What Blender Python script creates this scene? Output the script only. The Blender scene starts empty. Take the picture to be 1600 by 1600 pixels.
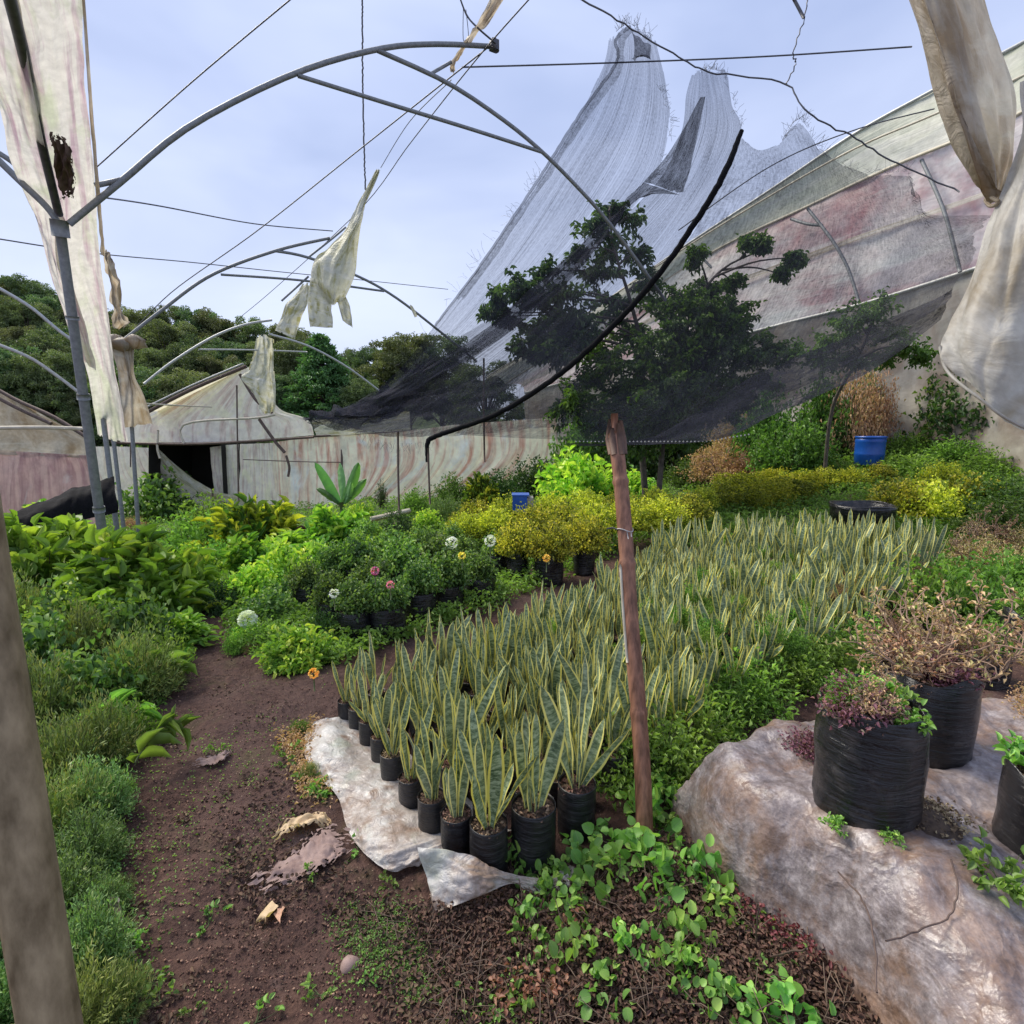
import bpy, math, random
import numpy as np
from mathutils import Vector
rng = np.random.default_rng(7); random.seed(7)
sc = bpy.context.scene
# ---------------------------------------------------------------- camera, sky, sun, exposure
PITCH = math.radians(9.0); F = 850.0; EYE = np.array([0, 0, 1.6])
cam = bpy.data.cameras.new('camera'); co = bpy.data.objects.new('camera', cam)
sc.collection.objects.link(co); sc.camera = co
cam.lens = F/1600*36; cam.sensor_width = 36; cam.sensor_fit = 'HORIZONTAL'
cam.clip_start = .05; cam.clip_end = 2000
co.location = EYE; co.rotation_euler = (math.pi/2-PITCH, 0, 0)
sc.view_settings.view_transform = 'Standard'; sc.view_settings.look = 'None'
sc.view_settings.exposure = 0.95; sc.view_settings.gamma = 1
W = bpy.data.worlds.new('World'); sc.world = W; W.use_nodes = True
SUN_EL, SUN_AZ = math.radians(50), math.radians(-60)
def world():
    nt = W.node_tree; n = nt.nodes; l = nt.links; n.clear()
    out = n.new('ShaderNodeOutputWorld'); bg = n.new('ShaderNodeBackground')
    sky = n.new('ShaderNodeTexSky'); sky.sky_type = 'NISHITA'; sky.sun_disc = False
    sky.sun_elevation = SUN_EL; sky.sun_rotation = SUN_AZ; sky.dust_density = 1.5
    tc = n.new('ShaderNodeTexCoord'); mp = n.new('ShaderNodeMapping')
    mp.inputs['Scale'].default_value = (1.1, 1.1, 3.0)
    no = n.new('ShaderNodeTexNoise'); no.inputs['Scale'].default_value = 1.7
    no.inputs['Detail'].default_value = 4; no.inputs['Roughness'].default_value = .5; no.inputs['Distortion'].default_value = .3
    rp = n.new('ShaderNodeValToRGB'); e = rp.color_ramp.elements
    e[0].position = .32; e[0].color = (2.6, 3.25, 5.2, 1); e[1].position = .72; e[1].color = (4.55, 5.15, 7.0, 1)
    mx = n.new('ShaderNodeMix'); mx.data_type = 'RGBA'; mx.inputs[0].default_value = .9
    l.new(tc.outputs['Generated'], mp.inputs[0]); l.new(mp.outputs[0], no.inputs['Vector'])
    l.new(no.outputs[0], rp.inputs[0]); l.new(sky.outputs[0], mx.inputs[6]); l.new(rp.outputs[0], mx.inputs[7])
    sx = n.new('ShaderNodeSeparateXYZ'); l.new(tc.outputs['Generated'], sx.inputs[0]); mr = n.new('ShaderNodeMapRange'); l.new(sx.outputs[2], mr.inputs[0])
    mr.inputs[1].default_value = .02; mr.inputs[2].default_value = .55; mr.inputs[3].default_value = .42; mr.inputs[4].default_value = 0.
    m3 = n.new('ShaderNodeMix'); m3.data_type = 'RGBA'; l.new(mr.outputs[0], m3.inputs[0]); l.new(mx.outputs[2], m3.inputs[6]); m3.inputs[7].default_value = (6.3, 6.7, 7.9, 1)
    l.new(m3.outputs[2], bg.inputs[0]); bg.inputs[1].default_value = .085; l.new(bg.outputs[0], out.inputs[0])
world()
sl = bpy.data.lights.new('sun', 'SUN'); so = bpy.data.objects.new('sun', sl); sc.collection.objects.link(so)
sl.energy = 2.7; sl.angle = math.radians(30); sl.color = (1, .93, .80)
sdir = Vector((math.sin(SUN_AZ)*math.cos(SUN_EL), math.cos(SUN_AZ)*math.cos(SUN_EL), math.sin(SUN_EL)))
so.rotation_euler = sdir.to_track_quat('Z', 'Y').to_euler()

# ---------------------------------------------------------------- geometry helpers
cp, sp = math.cos(PITCH), math.sin(PITCH)
FW = np.array([0, cp, -sp]); UP = np.array([0, sp, cp]); RT = np.array([1., 0, 0])
def P(px, py, d): return EYE + d*(FW + (px-800)/F*RT - (py-800)/F*UP)
def proj(p):
    q = np.asarray(p) - EYE; z = q@FW; z = np.where(np.abs(z) < 1e-6, 1e-6, z)
    return 800+F*(q@RT)/z, 800-F*(q@UP)/z, z
def ss(a, b, x): t = np.clip((x-a)/(b-a), 0, 1); return t*t*(3-2*t)
def vnoise(x, y, s=0):
    xi = np.floor(x).astype(np.int64); yi = np.floor(y).astype(np.int64); fx = x-xi; fy = y-yi
    def hsh(a, b):
        n = (a*374761393 + b*668265263 + s*974634777) & 0xffffffff
        n = ((n ^ (n >> 13))*1274126177) & 0xffffffff
        return ((n ^ (n >> 16)) & 0xffff)/65535.
    fx = fx*fx*(3-2*fx); fy = fy*fy*(3-2*fy)
    return (hsh(xi, yi)*(1-fx)+hsh(xi+1, yi)*fx)*(1-fy)+(hsh(xi, yi+1)*(1-fx)+hsh(xi+1, yi+1)*fx)*fy
def fbm(x, y, s=0, o=4):
    x = np.asarray(x, float); y = np.asarray(y, float); a = .5; t = 0
    for i in range(o): t = t+a*(vnoise(x*2**i, y*2**i, s+i)-.5); a *= .5
    return t
def H(x, y):
    x = np.asarray(x, float); y = np.asarray(y, float)
    xc = np.clip(x, -14, 12)
    h = .095*xc*ss(2.5, 10, y) - .04*np.clip(y-7, 0, 16)
    h = h + .6*ss(8.5, 12, y)*ss(3.5, 7, x)
    h = h + 13*ss(30, 75, y)*ss(10, -45, x) + 2*ss(30, 90, y)
    bank = ss(.05, .5, x)*ss(.75, 1.3, y)*(1-ss(2.1, 2.6, y))*(1-ss(1.2, 1.6, x))*.10
    return h + bank + fbm(x*1.3, y*1.3, 3, 3)*.10
def HF(x, y):
    near = np.clip(1.3-np.hypot(x, y)/9, 0, 1)
    return H(x, y) + near*(fbm(x*7, y*7, 11, 4)*.06 + fbm(x*40, y*40, 21, 3)*.022)
def G(px, py, dz=0):
    d = .5; r = FW + (px-800)/F*RT - (py-800)/F*UP
    while d < 120:
        p = EYE+d*r
        if p[2] <= H(p[0], p[1])+dz: break
        d *= 1.01
    return EYE+d*r
def onplane(px, py, p0, n):
    r = FW + (px-800)/F*RT - (py-800)/F*UP
    return EYE + r*(np.dot(np.asarray(p0)-EYE, n)/np.dot(r, n))
def unit(v): v = np.asarray(v, float); return v/np.maximum(np.linalg.norm(v, axis=-1, keepdims=True), 1e-9)
def inpoly(x, y, poly):
    x = np.asarray(x, float); y = np.asarray(y, float); c = np.zeros(x.shape, bool); n = len(poly)
    for i in range(n):
        x1, y1 = poly[i]; x2, y2 = poly[(i+1) % n]
        if y1 == y2: continue
        c ^= ((y1 > y) != (y2 > y)) & (x < (x2-x1)*(y-y1)/(y2-y1)+x1)
    return c
def polydist(x, y, poly):
    d = np.full(np.shape(x), 1e9)
    for i in range(len(poly)):
        a = np.array(poly[i]); b = np.array(poly[(i+1) % len(poly)]); ab = b-a
        t = np.clip(((x-a[0])*ab[0]+(y-a[1])*ab[1])/(ab@ab+1e-12), 0, 1)
        d = np.minimum(d, np.hypot(x-a[0]-t*ab[0], y-a[1]-t*ab[1]))
    return np.where(inpoly(x, y, poly), d, -d)

class MB:
    def __init__(s): s.v = []; s.f = []; s.n = 0; s.r = []; s.uv = []; s.mi = []
    def add(s, v, f, uv=None, r=0., mi=0):
        v = np.asarray(v, float).reshape(-1, 3); f = np.asarray(f, np.int64)
        s.f.append(f+s.n); s.mi.append(np.full(len(f), mi)); s.v.append(v); s.n += len(v)
        s.r.append(np.broadcast_to(np.asarray(r, float), (len(v),)).copy())
        s.uv.append(np.zeros((len(v), 3)) if uv is None else np.asarray(uv, float)); return s
    def tube(s, pts, rad, seg=8, r=.5, mi=0, cap=True):
        pts = np.asarray(pts, float); n = len(pts); rad = np.broadcast_to(np.asarray(rad, float), (n,))
        t = unit(np.gradient(pts, axis=0)); ref = np.array([0, 0, 1.]) if abs(t[:, 2]).mean() < .8 else np.array([1., 0, 0])
        a = unit(np.cross(t, ref)); b = np.cross(t, a); th = np.arange(seg)*2*np.pi/seg
        v = pts[:, None]+rad[:, None, None]*(np.cos(th)[None, :, None]*a[:, None]+np.sin(th)[None, :, None]*b[:, None])
        i, j = np.meshgrid(np.arange(n-1), np.arange(seg), indexing='ij'); j2 = (j+1) % seg
        f = np.stack([i*seg+j, i*seg+j2, (i+1)*seg+j2, (i+1)*seg+j], -1).reshape(-1, 4)
        L = np.concatenate([[0], np.cumsum(np.linalg.norm(np.diff(pts, axis=0), axis=1))])
        uv = np.stack([np.broadcast_to(th/6.283, (n, seg)), np.broadcast_to(L[:, None], (n, seg)), np.zeros((n, seg))], -1).reshape(-1, 3)
        base = s.n; s.add(v, f, uv, r, mi)
        if cap:
            for k, o in ((0, 1), (n-1, -1)):
                s.f.append((base+k*seg+np.arange(seg)[::o])[None]); s.mi.append(np.array([mi]))
        return s
    def lathe(s, prof, c=(0, 0, 0), seg=24, wob=0, r=.5, mi=0, seed=0):
        prof = np.asarray(prof, float); n = len(prof); th = np.arange(seg)*2*np.pi/seg
        rr = prof[:, 0][:, None]*(1+wob*fbm(np.cos(th)[None]*1.7+seed*3.3+5+prof[:, 1][:, None]*6, np.sin(th)[None]*1.7+prof[:, 1][:, None]*9+seed, seed, 3)*2)
        v = np.stack([rr*np.cos(th), rr*np.sin(th), np.broadcast_to(prof[:, 1][:, None], rr.shape)], -1)+np.asarray(c)
        i, j = np.meshgrid(np.arange(n-1), np.arange(seg), indexing='ij'); j2 = (j+1) % seg
        f = np.stack([i*seg+j, i*seg+j2, (i+1)*seg+j2, (i+1)*seg+j], -1).reshape(-1, 4)
        uv = np.stack([np.broadcast_to(th/6.283, rr.shape), np.broadcast_to(prof[:, 1][:, None], rr.shape), rr*0], -1).reshape(-1, 3)
        return s.add(v, f, uv, r, mi)
    def box(s, c, sz, rz=0, r=.5, mi=0):
        c = np.asarray(c); q = np.array([[x, y, z] for x in (-.5, .5) for y in (-.5, .5) for z in (-.5, .5)])*np.asarray(sz)
        ca, sa = math.cos(rz), math.sin(rz); q = np.stack([q[:, 0]*ca-q[:, 1]*sa, q[:, 0]*sa+q[:, 1]*ca, q[:, 2]], -1)+c
        return s.add(q, [[0, 1, 3, 2], [4, 6, 7, 5], [0, 4, 5, 1], [2, 3, 7, 6], [0, 2, 6, 4], [1, 5, 7, 3]], None, r, mi)
    def inst(s, T, O, X, Y, Z, r, mi=0):
        tv, tf = T; k = len(tv); N = len(O)
        v = O[:, None]+tv[None, :, 0:1]*X[:, None]+tv[None, :, 1:2]*Y[:, None]+tv[None, :, 2:3]*Z[:, None]
        f = (tf[None]+(np.arange(N)*k)[:, None, None]).reshape(-1, tf.shape[1])
        uv = np.tile(np.stack([tv[:, 0], tv[:, 1], 0*tv[:, 0]], -1), (N, 1))
        return s.add(v.reshape(-1, 3), f, uv, np.repeat(r, k), mi)
    def build(s, name, mats, parent=None, smooth=True, loc=None):
        if not isinstance(mats, (list, tuple)): mats = [mats]
        V = np.concatenate(s.v).astype(np.float32)
        if loc is not None: V = V-np.asarray(loc, np.float32)
        me = bpy.data.meshes.new(name); me.vertices.add(len(V)); me.vertices.foreach_set('co', V.ravel())
        tot = np.concatenate([np.full(len(f), f.shape[1]) for f in s.f]); idx = np.concatenate([f.ravel() for f in s.f])
        me.loops.add(len(idx)); me.loops.foreach_set('vertex_index', idx.astype(np.int32))
        me.polygons.add(len(tot)); me.polygons.foreach_set('loop_start', np.concatenate([[0], np.cumsum(tot)[:-1]]).astype(np.int32))
        me.polygons.foreach_set('loop_total', tot.astype(np.int32))
        me.polygons.foreach_set('material_index', np.concatenate(s.mi).astype(np.int32))
        me.polygons.foreach_set('use_smooth', np.full(len(tot), smooth))
        for m in mats: me.materials.append(m)
        a = me.attributes.new('r', 'FLOAT', 'POINT'); a.data.foreach_set('value', np.concatenate(s.r).astype(np.float32))
        a = me.attributes.new('uvv', 'FLOAT_VECTOR', 'POINT'); a.data.foreach_set('vector', np.concatenate(s.uv).astype(np.float32).ravel())
        me.update(calc_edges=True)
        o = bpy.data.objects.new(name, me); sc.collection.objects.link(o)
        if parent is not None: o.parent = parent
        elif loc is not None: o.location = loc
        return o
def tag(o, label, cat, group=None, kind=None):
    o['label'] = label; o['category'] = cat
    if group: o['group'] = group
    if kind: o['kind'] = kind
    return o
def thing(name, label, cat, loc, rz=0, group=None):
    o = bpy.data.objects.new(name, None); sc.collection.objects.link(o); o.empty_display_size = .1
    o.location = loc; o.rotation_euler = (0, 0, rz); return tag(o, label, cat, group)
def copy_thing(o, loc, rz=0, s=1., label=None, group=None, tilt=(0, 0)):
    c = o.copy(); sc.collection.objects.link(c); c.location = loc; c.rotation_euler = (tilt[0], tilt[1], rz)
    c.scale = (s, s, s) if not isinstance(s, (tuple, list)) else s
    if label: c['label'] = label
    if group: c['group'] = group
    elif 'group' in c: del c['group']
    for ch in o.children:
        d = ch.copy(); sc.collection.objects.link(d); d.parent = c
        for g in ch.children:
            e = g.copy(); sc.collection.objects.link(e); e.parent = d
    return c
def kill(o):
    for ch in list(o.children):
        for g in list(ch.children): bpy.data.objects.remove(g)
        bpy.data.objects.remove(ch)
    bpy.data.objects.remove(o)
def catmull(p, n):   # p (k,...) -> n samples
    p = np.asarray(p, float); k = len(p); t = np.linspace(0, k-1, n); i = np.clip(t.astype(int), 0, k-2); u = t-i
    g = lambda j: p[np.clip(j, 0, k-1)]
    u = u.reshape((-1,)+(1,)*(p.ndim-1)); a, b, c, d = g(i-1), g(i), g(i+1), g(i+2)
    return .5*((2*b)+(c-a)*u+(2*a-5*b+4*c-d)*u*u+(3*b-a-3*c+d)*u**3)
def patch(mb, rows, nu, nv, wr=.02, ws=(6, 3), seed=0, tear=0., r=.5, mi=0, edge=0.):
    """rows: control grid of 3-D points; smooth sheet with wrinkles along its normal, ragged borders"""
    g = catmull(np.asarray(rows, float), nv); g = catmull(g.transpose(1, 0, 2), nu).transpose(1, 0, 2)
    du = np.gradient(g, axis=1); dv = np.gradient(g, axis=0); nn = unit(np.cross(du, dv))
    u, v = np.meshgrid(np.linspace(0, 1, nu), np.linspace(0, 1, nv))
    w = fbm(u*ws[0]+seed, v*ws[1]+seed*2.1, seed, 4)*2*wr + (1-2*np.abs(fbm(u*ws[0]*.8+9, v*ws[1]*.6+seed, seed+9, 3)*2))*wr*.6
    g = g+nn*w[..., None]
    i, j = np.meshgrid(np.arange(nv-1), np.arange(nu-1), indexing='ij')
    f = np.stack([i*nu+j, i*nu+j+1, (i+1)*nu+j+1, (i+1)*nu+j], -1).reshape(-1, 4)
    if tear > 0:
        uc = (u[:-1, :-1]).ravel(); vc = v[:-1, :-1].ravel()
        ed = np.minimum(np.minimum(uc, 1-uc), np.minimum(vc, 1-vc))
        keep = ed > tear*np.clip(vnoise(uc*26+seed, vc*26, seed)*1.4-.3, 0, 1); f = f[keep]
    mb.add(g.reshape(-1, 3), f, np.stack([u.ravel(), v.ravel(), u.ravel()*0+seed], -1), r, mi); return g
def PG(rows, d=None):
    out = []
    for row in rows: out.append([P(*(q if len(q) == 3 else (q[0], q[1], d))) for q in row])
    return out
def arc(pts, n): return catmull(np.asarray(pts, float), n)

# ---------------------------------------------------------------- materials
def newmat(name):
    m = bpy.data.materials.new(name); m.use_nodes = True; nt = m.node_tree; nt.nodes.clear()
    out = nt.nodes.new('ShaderNodeOutputMaterial'); return m, nt, out
def N(nt, t, **kw):
    n = nt.nodes.new(t)
    for k, v in kw.items():
        if k in n.inputs.keys(): n.inputs[k].default_value = v
        else: setattr(n, k, v)
    return n
def ramp(nt, stops):
    n = nt.nodes.new('ShaderNodeValToRGB'); e = n.color_ramp.elements
    while len(e) < len(stops): e.new(.5)
    for q, (p, c) in zip(e, stops): q.position = p; q.color = tuple(c)+(1,) if len(c) == 3 else c
    return n
def mixc(nt, f, a, b, t='MIX'):
    n = nt.nodes.new('ShaderNodeMix'); n.data_type = 'RGBA'; n.blend_type = t
    for k, x in ((0, f), (6, a), (7, b)):
        if isinstance(x, bpy.types.NodeSocket): nt.links.new(x, n.inputs[k])
        else: n.inputs[k].default_value = (tuple(x)+(1,)) if isinstance(x, (tuple, list)) and len(x) == 3 else x
    return n.outputs[2]
def mth(nt, op, a, b=None, c=None):
    n = nt.nodes.new('ShaderNodeMath'); n.operation = op
    for k, x in enumerate((a, b, c)):
        if x is None: continue
        if isinstance(x, bpy.types.NodeSocket): nt.links.new(x, n.inputs[k])
        else: n.inputs[k].default_value = x
    return n.outputs[0]
def attr(nt, name): n = nt.nodes.new('ShaderNodeAttribute'); n.attribute_name = name; return n
def noise(nt, vec, scale, detail=4, rough=.55, sc3=None, dist=0):
    if sc3 is not None:
        m = nt.nodes.new('ShaderNodeMapping'); m.inputs['Scale'].default_value = sc3; nt.links.new(vec, m.inputs[0]); vec = m.outputs[0]
    n = N(nt, 'ShaderNodeTexNoise', Scale=scale, Detail=detail, Roughness=rough, Distortion=dist); nt.links.new(vec, n.inputs['Vector']); return n.outputs[0]
def pos(nt): return nt.nodes.new('ShaderNodeNewGeometry').outputs['Position']
def bump(nt, h, s=.3, d=.01): n = N(nt, 'ShaderNodeBump', Strength=s, Distance=d); nt.links.new(h, n.inputs['Height']); return n.outputs[0]
def leafmat(name, cols, trans=.3, rough=.5, spec=.35, gain=1.65):
    cols = [tuple(min(.85, q*gain) for q in c) for c in cols]; m, nt, out = newmat(name); a = attr(nt, 'r'); k = len(cols)
    rp = ramp(nt, [(i/(k-1), c) for i, c in enumerate(cols)]); L = nt.links
    oi = nt.nodes.new('ShaderNodeObjectInfo'); sh = mth(nt, 'MULTIPLY', mth(nt, 'SUBTRACT', oi.outputs['Random'], .5), .36)
    L.new(mth(nt, 'ADD', a.outputs['Fac'], sh), rp.inputs[0])
    u = attr(nt, 'uvv'); s = nt.nodes.new('ShaderNodeSeparateXYZ'); L.new(u.outputs['Vector'], s.inputs[0])
    rib = mth(nt, 'LESS_THAN', mth(nt, 'ABSOLUTE', s.outputs[0]), .05)
    c = mixc(nt, mth(nt, 'MULTIPLY', rib, .25), rp.outputs[0], (.35, .42, .2))
    nz = noise(nt, pos(nt), 35, 3); c = mixc(nt, .35, c, mixc(nt, nz, (.3, .3, .3), (1.7, 1.7, 1.7)), 'MULTIPLY')
    hs = N(nt, 'ShaderNodeHueSaturation'); L.new(mth(nt, 'ADD', mth(nt, 'MULTIPLY', oi.outputs['Random'], .05), .472), hs.inputs['Hue']); L.new(mth(nt, 'ADD', mth(nt, 'MULTIPLY', mth(nt, 'FRACT', mth(nt, 'MULTIPLY', oi.outputs['Random'], 7.3)), .42), .86), hs.inputs['Value']); hs.inputs['Saturation'].default_value = .95; L.new(c, hs.inputs['Color']); c = hs.outputs[0]
    b = N(nt, 'ShaderNodeBsdfPrincipled', Roughness=rough); b.inputs['Specular IOR Level'].default_value = spec
    L.new(c, b.inputs['Base Color']); t = nt.nodes.new('ShaderNodeBsdfTranslucent')
    L.new(mixc(nt, 1., c, (1.3, 1.5, .6), 'MULTIPLY'), t.inputs[0]); mx = N(nt, 'ShaderNodeMixShader'); mx.inputs[0].default_value = trans
    L.new(b.outputs[0], mx.inputs[1]); L.new(t.outputs[0], mx.inputs[2]); L.new(mx.outputs[0], out.inputs[0]); return m
def solid(name, c1, c2=None, scale=20, rough=.6, metal=0, bs=.2, sc3=None, spec=.5):
    m, nt, out = newmat(name); L = nt.links; b = N(nt, 'ShaderNodeBsdfPrincipled', Roughness=rough, Metallic=metal)
    b.inputs['Specular IOR Level'].default_value = spec
    nz = noise(nt, pos(nt), scale, 5, .6, sc3); rp = ramp(nt, [(.3, c1), (.7, c2 or c1)]); L.new(nz, rp.inputs[0])
    L.new(rp.outputs[0], b.inputs['Base Color']); L.new(bump(nt, nz, bs, .01), b.inputs['Normal']); L.new(b.outputs[0], out.inputs[0]); return m
def filmmat(name, base, stain, stain2, su=14, sv=1.5, trans=.35, amt=(.42, .62), amt2=(.55, .72), rough=.45, fine=60, alpha=1., bs=.35, seed=0.):
    """dirty polythene: streaks of stain running down (v), blotches, wrinkle bump"""
    m, nt, out = newmat(name); L = nt.links; u = attr(nt, 'uvv').outputs['Vector']
    add = nt.nodes.new('ShaderNodeVectorMath'); add.operation = 'ADD'; add.inputs[1].default_value = (seed, seed*.7, seed); L.new(u, add.inputs[0]); u = add.outputs[0]
    s1 = noise(nt, u, 1, 5, .62, (su, sv, 1), .4); s2 = noise(nt, u, 1, 5, .6, (su*.3, sv*2, 1), .8); s3 = noise(nt, pos(nt), fine, 4, .6)
    r1 = ramp(nt, [(amt[0], (0, 0, 0)), (amt[1], (1, 1, 1))]); L.new(s1, r1.inputs[0])
    r2 = ramp(nt, [(amt2[0], (0, 0, 0)), (amt2[1], (1, 1, 1))]); L.new(s2, r2.inputs[0])
    c = mixc(nt, r1.outputs[0], base, stain); c = mixc(nt, r2.outputs[0], c, stain2)
    c = mixc(nt, .6, c, mixc(nt, s3, (.5, .5, .5), (1.7, 1.7, 1.7)), 'MULTIPLY')
    b = N(nt, 'ShaderNodeBsdfPrincipled', Roughness=rough); L.new(c, b.inputs['Base Color'])
    w = noise(nt, u, 1, 4, .6, (su*1.6, sv*5, 1), 1.2); bn = bump(nt, w, bs, .05); L.new(bn, b.inputs['Normal'])
    t = nt.nodes.new('ShaderNodeBsdfTranslucent'); L.new(c, t.inputs[0]); mx = N(nt, 'ShaderNodeMixShader'); mx.inputs[0].default_value = trans
    L.new(b.outputs[0], mx.inputs[1]); L.new(t.outputs[0], mx.inputs[2]); o = mx.outputs[0]
    if alpha < 1:
        tr = nt.nodes.new('ShaderNodeBsdfTransparent'); m2 = N(nt, 'ShaderNodeMixShader'); m2.inputs[0].default_value = alpha
        L.new(tr.outputs[0], m2.inputs[1]); L.new(o, m2.inputs[2]); o = m2.outputs[0]
    L.new(o, out.inputs[0]); return m
def netmat(name, col, lo, hi, su=60, sv=2, spot=.0):
    """knitted shade net: see-through cloth with denser yarn lines"""
    m, nt, out = newmat(name); L = nt.links; u = attr(nt, 'uvv').outputs['Vector']
    s1 = noise(nt, u, 1, 3, .7, (su, sv, 1), .6); s2 = noise(nt, u, 1, 4, .6, (7, 5, 1), .5)
    r1 = ramp(nt, [(.35, (lo,)*3), (.7, (hi,)*3)]); L.new(s1, r1.inputs[0])
    a = mth(nt, 'MULTIPLY', r1.outputs[0], mth(nt, 'ADD', mth(nt, 'MULTIPLY', s2, 1.1), .45))
    s4 = noise(nt, u, 1, 2, .5, (su*.5, 170, 1)); a = mth(nt, 'MULTIPLY', a, mth(nt, 'ADD', mth(nt, 'MULTIPLY', s4, 1.0), .5))
    bits = noise(nt, u, 1, 2, .5, (70, 50, 1)); sp_ = mth(nt, 'GREATER_THAN', bits, .735)
    a = mth(nt, 'MAXIMUM', a, mth(nt, 'MULTIPLY', sp_, .8)); a = mth(nt, 'MINIMUM', a, 1.)
    d = nt.nodes.new('ShaderNodeBsdfDiffuse'); d.inputs[0].default_value = tuple(col)+(1,)
    t = nt.nodes.new('ShaderNodeBsdfTransparent'); mx = nt.nodes.new('ShaderNodeMixShader')
    L.new(a, mx.inputs[0]); L.new(t.outputs[0], mx.inputs[1]); L.new(d.outputs[0], mx.inputs[2]); L.new(mx.outputs[0], out.inputs[0]); return m

def blotch(name, c1, c2, c3, c4, rough=.32):
    m, nt, out = newmat(name); L = nt.links; p = pos(nt); a = noise(nt, p, 6, 5, .6, None, .6); b_ = noise(nt, p, 9, 4, .6); c_ = noise(nt, p, 5, 3, .5, (1, 1, 2)); d_ = noise(nt, p, 70, 4, .6)
    def rr(s, lo, hi): r = ramp(nt, [(lo, (0, 0, 0)), (hi, (1, 1, 1))]); L.new(s, r.inputs[0]); return r.outputs[0]
    c = mixc(nt, mth(nt, 'MULTIPLY', rr(a, .46, .62), .8), c1, c2); c = mixc(nt, rr(b_, .48, .62), c, c3); c = mixc(nt, mth(nt, 'MULTIPLY', rr(c_, .55, .68), .6), c, c4)
    c = mixc(nt, .5, c, mixc(nt, d_, (.4, .4, .4), (1.6, 1.6, 1.6)), 'MULTIPLY')
    b = N(nt, 'ShaderNodeBsdfPrincipled', Roughness=rough); L.new(c, b.inputs['Base Color']); L.new(bump(nt, noise(nt, p, 18, 5, .6, None, .8), .5, .03), b.inputs['Normal'])
    t = nt.nodes.new('ShaderNodeBsdfTranslucent'); L.new(c, t.inputs[0]); mx = N(nt, 'ShaderNodeMixShader'); mx.inputs[0].default_value = .15
    L.new(b.outputs[0], mx.inputs[1]); L.new(t.outputs[0], mx.inputs[2]); L.new(mx.outputs[0], out.inputs[0]); return m
def soilmat():
    m, nt, out = newmat('soil'); L = nt.links; p = pos(nt)
    n1 = noise(nt, p, 1.3, 5, .6); n2 = noise(nt, p, 28, 6, .7); n3 = noise(nt, p, 3.5, 5, .65, None, .5)
    c = ramp(nt, [(.3, (.026, .013, .010)), (.5, (.070, .036, .028)), (.75, (.15, .083, .06))]); L.new(n2, c.inputs[0])
    pr = ramp(nt, [(.42, (0, 0, 0)), (.62, (1, 1, 1))]); L.new(n1, pr.inputs[0]); c2 = mixc(nt, mth(nt, 'MULTIPLY', pr.outputs[0], .7), c.outputs[0], (.12, .072, .06)); 
    mo = ramp(nt, [(.56, (0, 0, 0)), (.68, (1, 1, 1))]); L.new(n3, mo.inputs[0])
    c3 = mixc(nt, mth(nt, 'MULTIPLY', mo.outputs[0], .45), c2, (.075, .07, .025))
    d = ramp(nt, [(.60, (0, 0, 0)), (.72, (1, 1, 1))]); L.new(noise(nt, p, 1.9, 6, .7), d.inputs[0])
    c4 = mixc(nt, mth(nt, 'MULTIPLY', d.outputs[0], .6), c3, (.20, .145, .13))
    v = N(nt, 'ShaderNodeTexVoronoi', Scale=85.); L.new(p, v.inputs['Vector'])
    g = mth(nt, 'LESS_THAN', v.outputs['Distance'], .2); v2 = nt.nodes.new('ShaderNodeSeparateColor'); L.new(v.outputs['Color'], v2.inputs[0])
    g = mth(nt, 'MULTIPLY', g, mth(nt, 'GREATER_THAN', v2.outputs[0], .8))
    c5 = mixc(nt, mth(nt, 'MULTIPLY', g, .7), c4, (.32, .24, .17))
    sx = nt.nodes.new('ShaderNodeSeparateXYZ'); L.new(p, sx.inputs[0])
    far = ramp(nt, [(0, (0, 0, 0)), (1, (1, 1, 1))]); fm = N(nt, 'ShaderNodeMapRange'); L.new(sx.outputs[1], fm.inputs[0]); fm.inputs[1].default_value = 6; fm.inputs[2].default_value = 13
    c6 = mixc(nt, fm.outputs[0], c5, mixc(nt, n3, (.03, .06, .015), (.10, .14, .04)))
    b = N(nt, 'ShaderNodeBsdfPrincipled', Roughness=.85); b.inputs['Specular IOR Level'].default_value = .25
    L.new(c6, b.inputs['Base Color'])
    hh = mth(nt, 'ADD', n2, mth(nt, 'MULTIPLY', noise(nt, p, 110, 3), .5)); L.new(bump(nt, hh, .9, .02), b.inputs['Normal']); L.new(b.outputs[0], out.inputs[0]); return m
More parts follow.
